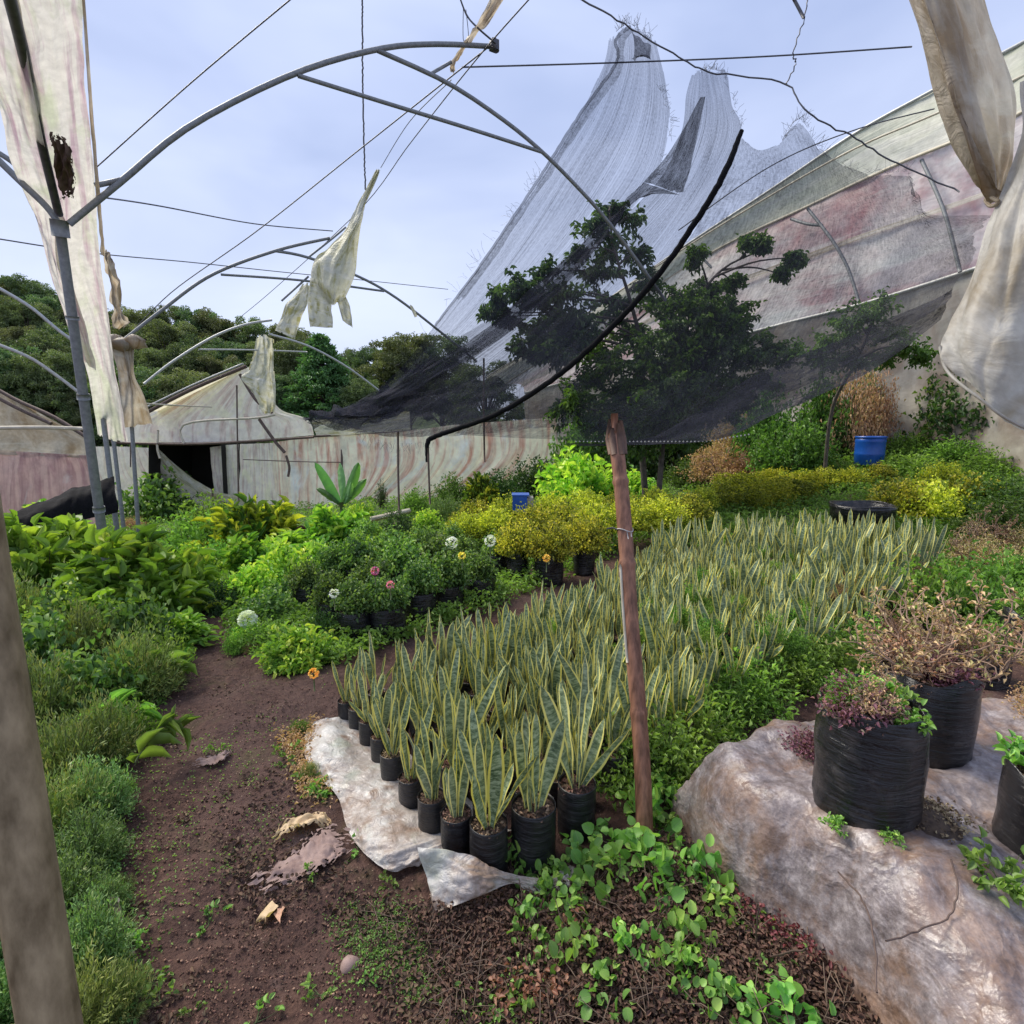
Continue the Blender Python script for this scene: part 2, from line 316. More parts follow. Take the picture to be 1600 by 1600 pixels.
def snakemat():
    m, nt, out = newmat('snake_leaf'); L = nt.links; u = attr(nt, 'uvv').outputs['Vector']; rr = attr(nt, 'r').outputs['Fac']
    s = nt.nodes.new('ShaderNodeSeparateXYZ'); L.new(u, s.inputs[0])
    cmb = nt.nodes.new('ShaderNodeCombineXYZ'); L.new(s.outputs[0], cmb.inputs[0]); L.new(s.outputs[1], cmb.inputs[1]); L.new(mth(nt, 'MULTIPLY', rr, 40.), cmb.inputs[2])
    b1 = noise(nt, cmb.outputs[0], 1, 4, .7, (.9, 95, 1), .25)
    rp = ramp(nt, [(.36, (.03, .065, .025)), (.48, (.14, .205, .095)), (.60, (.37, .45, .27))]); L.new(b1, rp.inputs[0])
    c = mixc(nt, mth(nt, 'MULTIPLY', rr, .35), rp.outputs[0], (.22, .27, .18))
    ed = mth(nt, 'ADD', mth(nt, 'ABSOLUTE', s.outputs[0]), mth(nt, 'MULTIPLY', mth(nt, 'SUBTRACT', noise(nt, cmb.outputs[0], 1, 2, .5, (0, 6, 1)), .5), .25))
    e = ramp(nt, [(.66, (0, 0, 0)), (.73, (1, 1, 1))]); L.new(ed, e.inputs[0])
    c = mixc(nt, e.outputs[0], c, mixc(nt, rr, (.74, .66, .10), (.86, .80, .30)))
    b = N(nt, 'ShaderNodeBsdfPrincipled', Roughness=.42); L.new(c, b.inputs['Base Color'])
    t = nt.nodes.new('ShaderNodeBsdfTranslucent'); L.new(c, t.inputs[0]); mx = N(nt, 'ShaderNodeMixShader'); mx.inputs[0].default_value = .12
    L.new(b.outputs[0], mx.inputs[1]); L.new(t.outputs[0], mx.inputs[2]); L.new(mx.outputs[0], out.inputs[0]); return m
def bagmat(name='black_film', base=(.010, .010, .012), rough=.24):
    m, nt, out = newmat(name); L = nt.links; b = N(nt, 'ShaderNodeBsdfPrincipled', Roughness=rough); p = pos(nt)
    tc = nt.nodes.new('ShaderNodeTexCoord').outputs['Object']
    n = noise(nt, tc, 1, 5, .65, (5, 5, 46), .5); n2 = noise(nt, p, 14, 4)
    c = ramp(nt, [(.5, base), (.75, (.05, .043, .042))]); L.new(n2, c.inputs[0]); L.new(c.outputs[0], b.inputs['Base Color'])
    L.new(bump(nt, n, .65, .016), b.inputs['Normal']); L.new(b.outputs[0], out.inputs[0]); return m

M = {}
M['soil'] = soilmat(); M['snake'] = snakemat(); M['bag'] = bagmat(); M['bag_dull'] = bagmat('black_film_dusty', (.014, .014, .016), .40)
M['potsoil'] = solid('pot_soil', (.03, .018, .014), (.10, .065, .04), 60, .9)
M['chips'] = leafmat('wood_chips', [(.07, .035, .022), (.18, .10, .06), (.42, .29, .17)], 0, .8, gain=1.)
M['steel'] = solid('galvanised_pipe', (.15, .16, .165), (.25, .26, .26), 30, .55, .2, .1)
M['steel_light'] = solid('weathered_pipe', (.36, .37, .36), (.52, .52, .5), 30, .5, .3, .1)
M['rust'] = solid('rusty_pipe', (.07, .045, .035), (.16, .11, .09), 18, .7, .2, .2)
M['near_pole'] = solid('aged_pole', (.12, .085, .04), (.40, .31, .18), 22, .6, .0, .35, (1.2, 1.2, .5))
M['bamboo'] = solid('bamboo_bark', (.09, .036, .018), (.36, .17, .10), 16, .55, 0, .5, (3.5, 3.5, .35))
M['bamboo_dark'] = solid('bamboo_split', (.05, .026, .018), (.16, .09, .06), 20, .7, 0, .4)
M['bamboo_pale'] = solid('bamboo_pale', (.42, .37, .27), (.58, .53, .42), 12, .6, 0, .2)
M['string'] = solid('string', (.38, .37, .36), (.5, .48, .45), 40, .8)
M['wire'] = solid('wire', (.06, .06, .07), (.12, .12, .13), 20, .5, .5)
M['barrel'] = solid('blue_plastic', (.006, .06, .30), (.01, .09, .42), 6, .35, 0, .05)
M['stem_green'] = solid('green_stem', (.06, .10, .03), (.12, .14, .05), 30, .7)
M['stem_brown'] = solid('brown_twig', (.09, .06, .04), (.2, .14, .10), 30, .85)
M['bark'] = solid('bark', (.05, .04, .033), (.13, .11, .09), 12, .9, 0, .6)
M['dry_twig'] = solid('dry_twig', (.20, .12, .08), (.36, .25, .18), 25, .85)
M['stone'] = solid('stone', (.25, .23, .22), (.5, .48, .46), 12, .9, 0, .5)
M['opening_shade'] = solid('painted_interior_shade', (.012, .011, .010), (.02, .018, .016), 4, .95)  # near-black colour stands in for the shade inside the opening
M['L_needle'] = leafmat('rosemary_leaves', [(.06, .08, .02), (.10, .14, .03), (.16, .20, .05), (.22, .19, .05)], .2)
M['L_needle2'] = leafmat('blue_green_needles', [(.04, .08, .02), (.08, .15, .04), (.13, .22, .06), (.19, .23, .07)], .25)
M['L_broad'] = leafmat('broad_leaves', [(.045, .11, .012), (.11, .22, .022), (.21, .33, .035), (.38, .42, .06)], .3)
M['L_rose'] = leafmat('rose_leaves', [(.025, .055, .015), (.06, .12, .03), (.12, .20, .04), (.2, .26, .07)], .3)
M['L_yellow'] = leafmat('golden_leaves', [(.04, .065, .01), (.16, .20, .02), (.42, .43, .03), (.64, .58, .05)], .3, gain=1.25)
M['L_gold'] = leafmat('orange_gold_leaves', [(.2, .15, .012), (.5, .36, .015), (.7, .5, .03)], .3)
M['L_croton'] = leafmat('croton_leaves', [(.03, .07, .012), (.07, .14, .02), (.25, .27, .02), (.5, .45, .03)], .3)
M['L_weed'] = leafmat('weed_leaves', [(.06, .12, .02), (.11, .20, .035), (.18, .29, .06)], .35)
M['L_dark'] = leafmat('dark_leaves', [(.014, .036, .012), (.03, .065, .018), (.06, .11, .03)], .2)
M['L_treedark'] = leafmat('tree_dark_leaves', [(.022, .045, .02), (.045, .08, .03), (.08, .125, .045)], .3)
M['L_mid'] = leafmat('mid_leaves', [(.025, .06, .012), (.055, .11, .02), (.10, .17, .035)], .3)
M['L_far'] = leafmat('far_tree_leaves', [(.05, .072, .035), (.09, .125, .05), (.14, .17, .07)], .2)  # far foliage colours lifted to paint in distance haze
M['L_far2'] = leafmat('far_green_leaves', [(.045, .08, .04), (.08, .13, .055), (.11, .165, .07)], .2)
M['L_conifer'] = leafmat('conifer_leaves', [(.045, .085, .03), (.08, .15, .05), (.12, .20, .07)], .2)
M['L_far3'] = leafmat('far_olive_leaves', [(.07, .085, .04), (.12, .14, .06), (.17, .19, .08)], .2)
M['film_grey'] = filmmat('grey_wall_film', (.36, .33, .29), (.24, .19, .15), (.46, .43, .36), 18, 2, .3, (.4, .62), (.52, .7), fine=5, seed=7, bs=.3)
M['L_dry'] = leafmat('dry_leaves', [(.15, .085, .05), (.30, .18, .10), (.36, .25, .15), (.22, .2, .08)], .2)
M['L_litter'] = leafmat('leaf_litter', [(.022, .014, .010), (.055, .032, .02), (.13, .07, .045), (.05, .03, .02), (.26, .17, .10)], .05, .8, gain=1.)
M['L_red'] = leafmat('red_leaves', [(.10, .03, .02), (.22, .06, .04), (.32, .13, .09), (.14, .08, .04)], .2, gain=1.)
M['L_round'] = leafmat('round_leaves', [(.07, .16, .03), (.13, .26, .045), (.24, .36, .06)], .35, .4)
M['L_banana'] = leafmat('banana_leaf', [(.03, .09, .02), (.06, .15, .04), (.14, .24, .10)], .35, .4)
M['L_purple'] = leafmat('purple_leaves', [(.09, .03, .045), (.2, .08, .10), (.12, .14, .07)], .2)
M['petal_w'] = leafmat('white_petals', [(.6, .6, .55), (.8, .8, .78)], .3)
M['petal_p'] = leafmat('pink_petals', [(.6, .08, .18), (.7, .2, .3)], .3)
M['petal_o'] = leafmat('orange_petals', [(.7, .28, .03), (.8, .42, .05)], .3)
M['net_thin'] = netmat('thin_shade_net', (.06, .062, .085), .22, .66, 150, 1.6)
M['net_side'] = netmat('side_shade_net', (.055, .055, .065), .30, .64, 150, 30)
M['net_mid'] = netmat('shade_net', (.05, .05, .062), .20, .60, 110, 3)
M['net_soft'] = netmat('shade_net_soft', (.055, .056, .07), .28, .72, 140, 2.5)
M['net_dense'] = netmat('dense_shade_net', (.045, .045, .055), .52, .95, 60, 20)
M['net_hem'] = solid('net_hem', (.004, .004, .005), (.012, .012, .014), 50, .85, 0, .5, spec=.1)
M['film_pink'] = filmmat('pink_stained_film', (.66, .57, .56), (.40, .15, .17), (.82, .79, .74), 7, 1.8, .55, (.46, .68), (.50, .68), fine=9, seed=3)
M['film_cream'] = filmmat('cream_film', (.50, .51, .41), (.58, .57, .50), (.44, .38, .27), 4, 3, .5, (.45, .62), (.62, .72), fine=8)
M['film_wall'] = filmmat('wall_film', (.92, .85, .64), (.62, .33, .24), (.84, .85, .80), 22, 1.2, .35, (.46, .64), (.54, .70), fine=5, bs=.3)
M['film_gable'] = filmmat('gable_film', (.90, .84, .70), (.62, .46, .38), (.88, .84, .60), 26, 1.6, .35, (.48, .66), (.48, .64), fine=5, bs=.4, seed=1.7)
M['film_pinkwall'] = filmmat('pink_wall_film', (.58, .38, .32), (.36, .20, .19), (.58, .52, .47), 20, 1.5, .3, (.42, .62), (.6, .75), fine=5, seed=5)
M['film_left'] = filmmat('left_strip_film', (.66, .63, .57), (.46, .33, .37), (.54, .56, .42), 5, 3, .5, (.50, .64), (.52, .66), fine=14, seed=8, rough=.3)
M['film_brown'] = filmmat('brown_dirty_film', (.50, .44, .35), (.30, .22, .13), (.55, .52, .44), 4, 2, .5, (.42, .62), (.55, .7), fine=12, seed=2)
M['film_curt'] = filmmat('translucent_curtain', (.52, .50, .45), (.36, .30, .21), (.64, .62, .57), 3, 2.5, .5, (.45, .7), (.5, .7), fine=16, rough=.5, seed=4, bs=.22)
M['film_rag'] = filmmat('torn_rag_film', (.58, .57, .43), (.36, .34, .14), (.62, .62, .55), 6, 5, .5, (.5, .62), (.5, .66), fine=14, seed=6)
M['film_floor'] = blotch('floor_film', (.50, .44, .39), (.30, .20, .14), (.66, .63, .58), (.42, .46, .36))
M['_old'] = filmmat('floor_film', (.46, .40, .36), (.28, .19, .14), (.56, .54, .50), 5, 5, .1, (.45, .62), (.5, .66), fine=22, rough=.3, seed=9, bs=.5)
M['film_mound'] = filmmat('mound_film', (.20, .17, .175), (.21, .125, .075), (.36, .32, .31), 5, 5, .0, (.44, .62), (.52, .68), fine=26, rough=.26, seed=12, bs=.45)
def moundmat():
    m, nt, out = newmat('mound_film'); L = nt.links; p = pos(nt)
    a = noise(nt, p, 4.2, 6, .7, None, .3); b_ = noise(nt, p, 8.5, 6, .72, None, .2); c_ = noise(nt, p, 22, 5, .7); d_ = noise(nt, p, 90, 4, .65); e_ = noise(nt, p, 2.1, 5, .6, (1, 1, 2))
    r1 = ramp(nt, [(.34, (.10, .08, .08)), (.5, (.20, .17, .17)), (.66, (.35, .31, .31))]); L.new(c_, r1.inputs[0])
    r2 = ramp(nt, [(.46, (0, 0, 0)), (.60, (1, 1, 1))]); L.new(a, r2.inputs[0])
    c = mixc(nt, mth(nt, 'MULTIPLY', r2.outputs[0], .7), r1.outputs[0], (.22, .13, .08))
    r3 = ramp(nt, [(.55, (0, 0, 0)), (.66, (1, 1, 1))]); L.new(b_, r3.inputs[0]); c = mixc(nt, mth(nt, 'MULTIPLY', r3.outputs[0], .7), c, (.09, .05, .03))
    r4 = ramp(nt, [(.56, (0, 0, 0)), (.70, (1, 1, 1))]); L.new(e_, r4.inputs[0]); c = mixc(nt, mth(nt, 'MULTIPLY', r4.outputs[0], .35), c, (.42, .33, .29))
    c = mixc(nt, .8, c, mixc(nt, d_, (.45, .45, .45), (1.5, 1.5, 1.5)), 'MULTIPLY')
    b = N(nt, 'ShaderNodeBsdfPrincipled'); rr = ramp(nt, [(.35, (.28,)*3), (.7, (.55,)*3)]); L.new(b_, rr.inputs[0]); L.new(rr.outputs[0], b.inputs['Roughness']); L.new(c, b.inputs['Base Color'])
    cr = mth(nt, 'MULTIPLY', mth(nt, 'SUBTRACT', 1., mth(nt, 'MINIMUM', mth(nt, 'MULTIPLY', mth(nt, 'ABSOLUTE', mth(nt, 'SUBTRACT', noise(nt, p, 5, 4, .55, None, .6), .5)), 14.), 1.)), .55)
    c_ = mth(nt, 'ADD', c_, cr); hh = mth(nt, 'ADD', mth(nt, 'ADD', mth(nt, 'MULTIPLY', c_, .35), mth(nt, 'MULTIPLY', d_, .04)), mth(nt, 'MULTIPLY', noise(nt, p, 6, 4, .6, None, .2), 1.2)); L.new(bump(nt, hh, .45, .03), b.inputs['Normal']); L.new(b.outputs[0], out.inputs[0]); return m
M['film_mound'] = moundmat()
M['card'] = solid('wet_cardboard', (.20, .125, .105), (.34, .24, .21), 14, .8, 0, .6)

# leaf templates: x = half width, y = length, z = lift
def T_leaf(ws, ys, fold=.18, curve=-.25):
    v = []; f = []
    for w, y in zip(ws, ys): v += [(-w, y, fold*w*2+curve*y*y), (0, y, curve*y*y), (w, y, fold*w*2+curve*y*y)]
    for i in range(len(ys)-1):
        a = i*3; f += [[a, a+1, a+4, a+3], [a+1, a+2, a+5, a+4]]
    return np.array(v, float), np.array(f)
T = {'lance': T_leaf([.12, 1, .85, .02], [0, .35, .7, 1]), 'oval': T_leaf([.15, .9, 1, .6, .05], [0, .25, .55, .85, 1]),
     'round': T_leaf([.2, .85, 1.05, .9, .45, .02], [0, .14, .4, .7, .9, 1.], .1, -.15), 'needle': T_leaf([.6, 1, .1], [0, .5, 1], 0, -.1),
     'small': T_leaf([.2, 1, .1], [0, .5, 1], .2, -.15)}

def leaves(mb, O, D, ln, wd, tmpl, r, up=None, mi=0, g=rng):
    n = len(O); D = unit(D); up = np.array([0, 0, 1.]) if up is None else up
    Nn = unit(up+g.normal(0, .45, (n, 3))); X = unit(np.cross(D, Nn)); Z = np.cross(X, D)
    ln = np.broadcast_to(ln, (n,)); wd = np.broadcast_to(wd, (n,))
    mb.inst(T[tmpl], O, X*wd[:, None]*.5, D*ln[:, None], Z*ln[:, None], r, mi)

def bush(kind, R, Hh, nsh, npl, ll, lw, tmpl, fill=.1, upb=.5, t0=.3, hair=False, seed=0, stem_r=.004, flat=1., bias=0.):
    """returns (foliage MB, stems MB): shoots rising from the base, leaves along them"""
    g = np.random.default_rng(seed+100); fol = MB(); st = MB()
    az = g.uniform(0, 2*np.pi, nsh); el = np.arcsin(g.uniform(.08, 1, nsh)**flat); k = g.uniform(.72, 1.08, nsh)
    end = np.stack([np.cos(az)*np.cos(el)*R*k, np.sin(az)*np.cos(el)*R*k, Hh*np.sin(el)*k*.95+.04*Hh], -1)
    mid = end*np.array([.55, .55, .5])+g.normal(0, .06*R, (nsh, 3)); mid[:, 2] = np.abs(mid[:, 2])*.9
    for i in range(nsh):
        if i % 2 == 0 or nsh < 60: st.tube(catmull([np.zeros(3)+g.normal(0, .03*R, 3)*[1, 1, 0], mid[i], end[i]], 5), [stem_r, stem_r*.9, stem_r*.7, stem_r*.5, stem_r*.3], 4, cap=False)
    t = g.uniform(t0, 1, (nsh, npl))**.8; a = t[..., None]
    Pp = 2*a*(1-a)*mid[:, None]+a*a*end[:, None]; Tn = 2*(1-2*a)*mid[:, None]+2*a*end[:, None]
    Pp = Pp.reshape(-1, 3)+g.normal(0, fill*R, (nsh*npl, 3)); Pp[:, 2] = np.abs(Pp[:, 2])
    D = unit(Tn.reshape(-1, 3))*upb+unit(g.normal(0, 1, (nsh*npl, 3)))*.75+np.array([0, 0, .15])
    rad = np.sqrt((Pp[:, 0]/R)**2+(Pp[:, 1]/R)**2+(Pp[:, 2]/Hh)**2)
    cl = np.repeat(g.uniform(-.22, .22, nsh), npl)
    r = np.clip(g.uniform(0, .75, len(Pp))+cl+bias+.3*(t.reshape(-1)-.55), 0, 1)
    s = g.uniform(.6, 1.15, len(Pp))
    leaves(fol, Pp, D, ll*s, lw*s, tmpl, r, g=g); return fol, st
KINDS = {  # R, H, shoots, leaves per shoot, leaf len, width, template, kwargs, material, stem material
 'rosemary': (.26, .34, 170, 42, .026, .006, 'needle', dict(fill=.05, upb=.9, t0=.3), 'L_needle', 'stem_green'),
 'needle': (.26, .34, 230, 40, .024, .007, 'needle', dict(fill=.05, upb=.7, t0=.3), 'L_needle2', 'stem_green'),
 'broad': (.55, .8, 60, 22, .17, .062, 'oval', dict(fill=.07, upb=.7, t0=.45, stem_r=.008), 'L_broad', 'stem_brown'),
 'rose': (.28, .36, 60, 28, .042, .027, 'oval', dict(fill=.12, upb=.3, t0=.3), 'L_rose', 'stem_green'),
 'lush': (.32, .34, 90, 26, .055, .024, 'oval', dict(fill=.09, upb=.6, t0=.3, bias=.15), 'L_broad', 'stem_green'),
 'duranta': (.33, .38, 110, 34, .034, .020, 'small', dict(fill=.08, upb=.7, t0=.35, bias=.12), 'L_yellow', 'stem_brown'),
 'goldspray': (.4, .4, 60, 22, .05, .022, 'small', dict(fill=.06, upb=.9, t0=.5), 'L_gold', 'stem_brown'),
 'croton': (.6, .7, 60, 22, .17, .038, 'lance', dict(fill=.05, upb=.9, t0=.5, stem_r=.008), 'L_croton', 'stem_brown'),
 'weed': (.24, .30, 60, 24, .032, .012, 'small', dict(fill=.12, upb=.5, t0=.2), 'L_weed', 'stem_green'),
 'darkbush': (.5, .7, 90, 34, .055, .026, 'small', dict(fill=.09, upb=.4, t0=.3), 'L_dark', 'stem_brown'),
 'midbush': (.5, .7, 100, 38, .055, .026, 'small', dict(fill=.09, upb=.4, t0=.3), 'L_mid', 'stem_brown'),
 'dry': (.36, .42, 90, 14, .03, .012, 'small', dict(fill=.08, upb=.5, t0=.4), 'L_dry', 'dry_twig'),
}
PROTO = {}
def proto(kind, var):
    if (kind, var) in PROTO: return PROTO[kind, var]
    R, Hh, ns, nl, ll, lw, tm, kw, lm, sm = KINDS[kind]
    f, s = bush(kind, R, Hh, ns, nl, ll, lw, tm, seed=hash_(kind)+var*17, **kw)
    if kind in ('twiggy', 'dryleafy'):
        s = MB(); f = MB() if kind == 'twiggy' else f; g = np.random.default_rng(var+5)
        def br(p, d, L_, r, dep):
            n_ = 6; pts = [p]
            for _ in range(n_): d = unit(d+g.normal(0, .28, 3)+[0, 0, .03]); pts.append(pts[-1]+d*L_/n_)
            s.tube(np.array(pts), np.linspace(r, r*.6, n_+1), 5, cap=False)
            if dep > 0:
                for q in range(4 if dep > 1 else 3): k_ = int(g.integers(2, n_+1)); br(pts[k_], unit(d+g.normal(0, .75, 3)), L_*g.uniform(.45, .75), r*.6, dep-1)
            elif kind == 'twiggy':
                O = np.array(pts[2:]); leaves(f, O, g.normal(0, 1, (len(O), 3)), .02, .010, 'small', g.uniform(0, 1, len(O)), g=g)
        for q in range(9 if kind == 'twiggy' else 7): a_ = g.uniform(0, 6.28); e_ = g.uniform(.15, 1.1); br(np.zeros(3), np.array([math.cos(a_)*math.cos(e_), math.sin(a_)*math.cos(e_), math.sin(e_)]), R*.62, .0055, 2)
    fo = f.build('foliage', M[lm]); so_ = s.build('stems', M[sm]); PROTO[kind, var] = (fo, so_)
    return fo, so_
def hash_(s): return sum(ord(c)*(i+3) for i, c in enumerate(s)) % 9973
ALIVE = []
def shrub(kind, var, loc, s, name, label, cat='shrub', group=None, rz=None, sz=1.):
    f, st = proto(kind, var % 3)
    t = thing(name, label, cat, tuple(loc), rng.uniform(0, 6.28) if rz is None else rz, group); t.scale = (s, s, s*sz)
    for q in (f, st):
        c = q.copy(); sc.collection.objects.link(c); c.parent = t
    return t
def pxshrub(kind, var, px, py, wpx, name, label, cat='shrub', group=None, dz=0, sz=1.):
    g = G(px, py, dz); dep = (g-EYE)@FW; s = wpx/F*dep/(2*KINDS[kind][0])
    g[2] = H(g[0], g[1])+dz-.01; return shrub(kind, var, g, s, name, label, cat, group, sz=sz)

# ================================================================ GROUND
def ground():
    b = math.asinh(400/.35)
    u = np.linspace(-1, 1, 521); xs = .9*np.sinh(u*math.asinh(400/.9)) 
    v = np.linspace(0, 1, 620); ys = -6+ (7.2*np.sinh(v*math.asinh(420/7.2)))
    # fine strip close to the camera
    xs = np.sort(np.concatenate([xs, np.linspace(-2.4, 2.4, 200)])); ys = np.sort(np.concatenate([ys, np.linspace(.6, 5, 200)]))
    X, Y = np.meshgrid(xs, ys); Z = HF(X, Y); nx, ny = len(xs), len(ys)
    i, j = np.meshgrid(np.arange(ny-1), np.arange(nx-1), indexing='ij')
    f = np.stack([i*nx+j, i*nx+j+1, (i+1)*nx+j+1, (i+1)*nx+j], -1).reshape(-1, 4)
    mb = MB(); mb.add(np.stack([X, Y, Z], -1).reshape(-1, 3), f)
    o = mb.build('ground', M['soil']); o['kind'] = 'structure'
ground()

# ================================================================ GREENHOUSE FRAME
GD = unit(np.array([-.53, .85, 0.]))           # gutter direction
FOOT = P(110, 350, 4.16)
def truss(p0, label, lines, r=.021, post=None, mat='steel', feet=()):
    t = thing('greenhouse_arch', label, 'greenhouse frame', tuple(p0), 0, 'arched greenhouse trusses')
    for nm, pts, rr in lines:
        w = [onplane(x, y, p0, GD) for x, y in pts]
        MB().tube(catmull(w, 26) if len(w) > 2 else w, rr, 10, cap=True).build(nm, M[mat], loc=p0).parent = t
    for o in t.children: o.location = (0, 0, 0)
    return t
f1 = P(95, 350, 4.16)
truss(f1, 'nearest and largest steel arch truss, rising from the grey post across the sky',
      [('arch_tube', [(108, 350), (190, 283), (300, 195), (460, 115), (590, 77), (680, 69), (775, 73)], .024),
       ('arch_tube', [(590, 79), (700, 130), (790, 190), (850, 240), (900, 290), (945, 340), (990, 400), (1040, 470)], .022),
       ('brace_tube', [(465, 118), (600, 160), (740, 203), (848, 238)], .019),
       ('brace_tube', [(672, 116), (705, 97)], .016), ('brace_tube', [(148, 290), (190, 281)], .02)])
f2 = P(190, 535, 8.4)
truss(f2, 'middle steel arch truss with the large torn plastic rag hanging at its top',
      [('arch_tube', [(195, 530), (250, 487), (330, 430), (430, 392), (515, 372)], .026),
       ('arch_tube', [(430, 392), (480, 402), (560, 432), (620, 466), (690, 520), (745, 565)], .024),
       ('brace_tube', [(345, 429), (470, 438), (600, 455)], .02), ('brace_tube', [(482, 402), (520, 372), (540, 355)], .018),
       ('brace_tube', [(440, 470), (482, 432)], .018)])
f3 = P(225, 600, 14)
truss(f3, 'farthest thin steel arch truss in front of the wooded hill and torn gable', 
      [('arch_tube', [(225, 600), (270, 565), (330, 528), (380, 508), (425, 500)], .033),
       ('arch_tube', [(420, 522), (480, 540), (540, 572), (592, 610)], .03),
       ('brace_tube', [(310, 546), (400, 547), (480, 550)], .022)], mat='steel_light')
# left bay: half arches running out of the frame
for nm, pts, d, lab, mt, rr in (
    ('greenhouse_arch', [(90, 346), (70, 320), (30, 282), (-25, 228)], 4.15, 'short arch tube from the grey post head to the left photo edge', 'steel', .024),
    ('greenhouse_arch', [(28, 262), (15, 250), (-20, 228)], 4.2, 'stub of bracing tube above the short left arch at the photo edge', 'steel', .02),
    ('greenhouse_arch', [(118, 535), (90, 515), (45, 478), (-20, 440)], 7.6, 'pale thin arch tube crossing the wooded hill on the far left, upper one', 'steel_light', .022),
    ('greenhouse_arch', [(128, 617), (90, 588), (45, 558), (-20, 532)], 5.2, 'pale thin arch tube clamped to the grey post, lower one on the far left', 'steel_light', .015)):
    p0 = P(pts[0][0], pts[0][1], d); w = [onplane(x, y, p0, GD) for x, y in pts]
    tag(MB().tube(catmull(w, 14), rr, 10).build(nm, M[mt], loc=p0), lab, 'greenhouse frame', 'arched greenhouse trusses')

def post(name, label, top, base, r0, r1, mat, cat='post', collars=(), n=14, extra=None, wob=0.):
    top = np.array(top); base = np.array(base); t = thing(name, label, cat, tuple(base))
    pts = np.array([base*(1-s)+top*s for s in np.linspace(0, 1, n)])
    MB().tube(pts, np.linspace(r1, r0, n), 16).build('shaft', M[mat], loc=base).parent = t
    for s, ln, k in collars:
        c = base*(1-s)+top*s; ax = unit(top-base)
        MB().tube([c-ax*ln/2, c+ax*ln/2], k, 14).build('clamp', M['steel'], loc=base).parent = t
    for o in t.children: o.location = (0, 0, 0)
    return t
b1 = G(176, 945); b1[2] -= .15; top1 = P(92, 345, 4.16)
p1 = post('greenhouse_post', 'grey steel post with clamps rising from the broad-leaved bush, carrying the nearest arch', top1, b1, .035, .04, 'steel', 'post', [(.985, .12, .058), (.62, .05, .047), (.33, .05, .048), (.80, .03, .046)])
g_ = MB()
for dx, dz in ((-.08, -.06), (.07, -.12), (.10, -.2), (-.04, -.16), (.05, -.02)):
    g_.lathe([(.001, -.05), (.04, -.03), (.045, .03), (.02, .06), (.001, .07)], top1+np.array([dx, -.02, dz]), 9, 1.2, seed=int(dz*100))
g_.build('post_bracket', M['rust'], loc=b1).parent = p1; p1.children[-1].location = (0, 0, 0)
b0 = P(88, 1650, 1.02); b0[2] = H(b0[0], b0[1])-.3; t0 = P(-20, 640, 1.15)
bb = P(79, 1600, .86); ax = P(-19, 1000, .80)
lo = bb+(bb-ax)*2.2; hi = ax+(ax-bb)*3.2
post('greenhouse_post', 'thick weathered grey-brown post close to the camera at the left edge', hi, lo, .0375, .0385, 'near_pole')
for k, (tx, ty, bx, by, d, lab, rr) in enumerate([(152, 578, 180, 800, 7.2, 'thin steel post with forked brace just behind the grey post', .03), (172, 640, 188, 780, 7.9, 'thin weathered post behind the forked one, beside the dark net', .026),
                            (198, 540, 206, 760, 8.5, 'rear post hidden by hanging brown plastic, under the middle arch foot', .028)]):
    tp = P(tx, ty, d); bs = P(bx, by, d); bs[2] = H(bs[0], bs[1])-.1
    pp = post('greenhouse_post', lab, tp, bs, rr, rr*1.1, 'steel')
    if k < 2:
        for sx in (-1, 1):
            MB().tube([tp+np.array([0, 0, -.28]), tp+np.array([.16*sx, 0, .05])], .014, 8).build('fork_brace', M['rust'], loc=bs).parent = pp; pp.children[-1].location = (0, 0, 0)
# wires
def wire(name, label, pts, r=.005, n=30, mat='wire', cat='wire', jig=0, grp=None):
    w = arc([P(*q) for q in pts], n)
    if jig: w = w+rng.normal(0, jig, w.shape)
    tag(MB().tube(w, r, 6).build(name, M[mat]), label, cat, grp)
gw = 'wires strung across the greenhouse'
wire('wire', 'single wire sloping from the top edge of the sky down to the left plastic strip', [(460, -6, 4.6), (300, 128, 5), (150, 262, 5.4)], .006, grp=gw)
wire('wire', 'nearly level wire below the large arch, left of the torn rag', [(150, 307, 4.6), (250, 322, 6), (400, 350, 8), (520, 361, 9)], .008, grp=gw)
wire('wire', 'faint low wire passing behind the middle arch brace', [(-10, 372, 5), (150, 396, 6.5), (300, 410, 8), (440, 425, 9.5), (560, 437, 11), (700, 452, 13)], .007, grp=gw)
wire('wire', 'long diagonal wire from the ridge tip down to the middle arch foot', [(765, 72, 5.7), (560, 235, 7), (400, 362, 8), (270, 455, 9.2), (205, 520, 9.6)], .0075, grp=gw)
wire('wire', 'diagonal wire from the top edge through the ridge tip toward the far trees', [(830, -5, 5.2), (740, 98, 5.9), (640, 225, 8), (560, 330, 10), (430, 450, 13), (370, 500, 15)], .007, grp=gw)
wire('wire', 'faint diagonal wire running just left of the hanging rag', [(705, 125, 6), (640, 190, 7), (595, 262, 8)], .005, grp=gw)
wire('wire', 'taut horizontal wire crossing behind the tip of the shade net', [(722, 105, 6.2), (960, 98, 6.6), (1200, 88, 6.6), (1425, 73, 6.3)], .0085, grp=gw)
wire('wire', 'knotted slack wire that the net tips hang from', [(905, -4, 5.4), (980, 40, 6.1), (1060, 88, 6.4), (1110, 112, 6.5), (1225, 130, 6.3), (1262, 176, 6.2), (1330, 213, 6.3), (1400, 255, 6.3), (1500, 300, 6)], .0085, 60, jig=.006, grp=gw)
wire('wire', 'kinked wire dangling from the top edge to the knotted one', [(1262, -5, 6), (1256, 30, 6), (1240, 85, 6.1), (1243, 100, 6.2), (1228, 132, 6.3)], .007, 30, jig=.007, grp=gw)
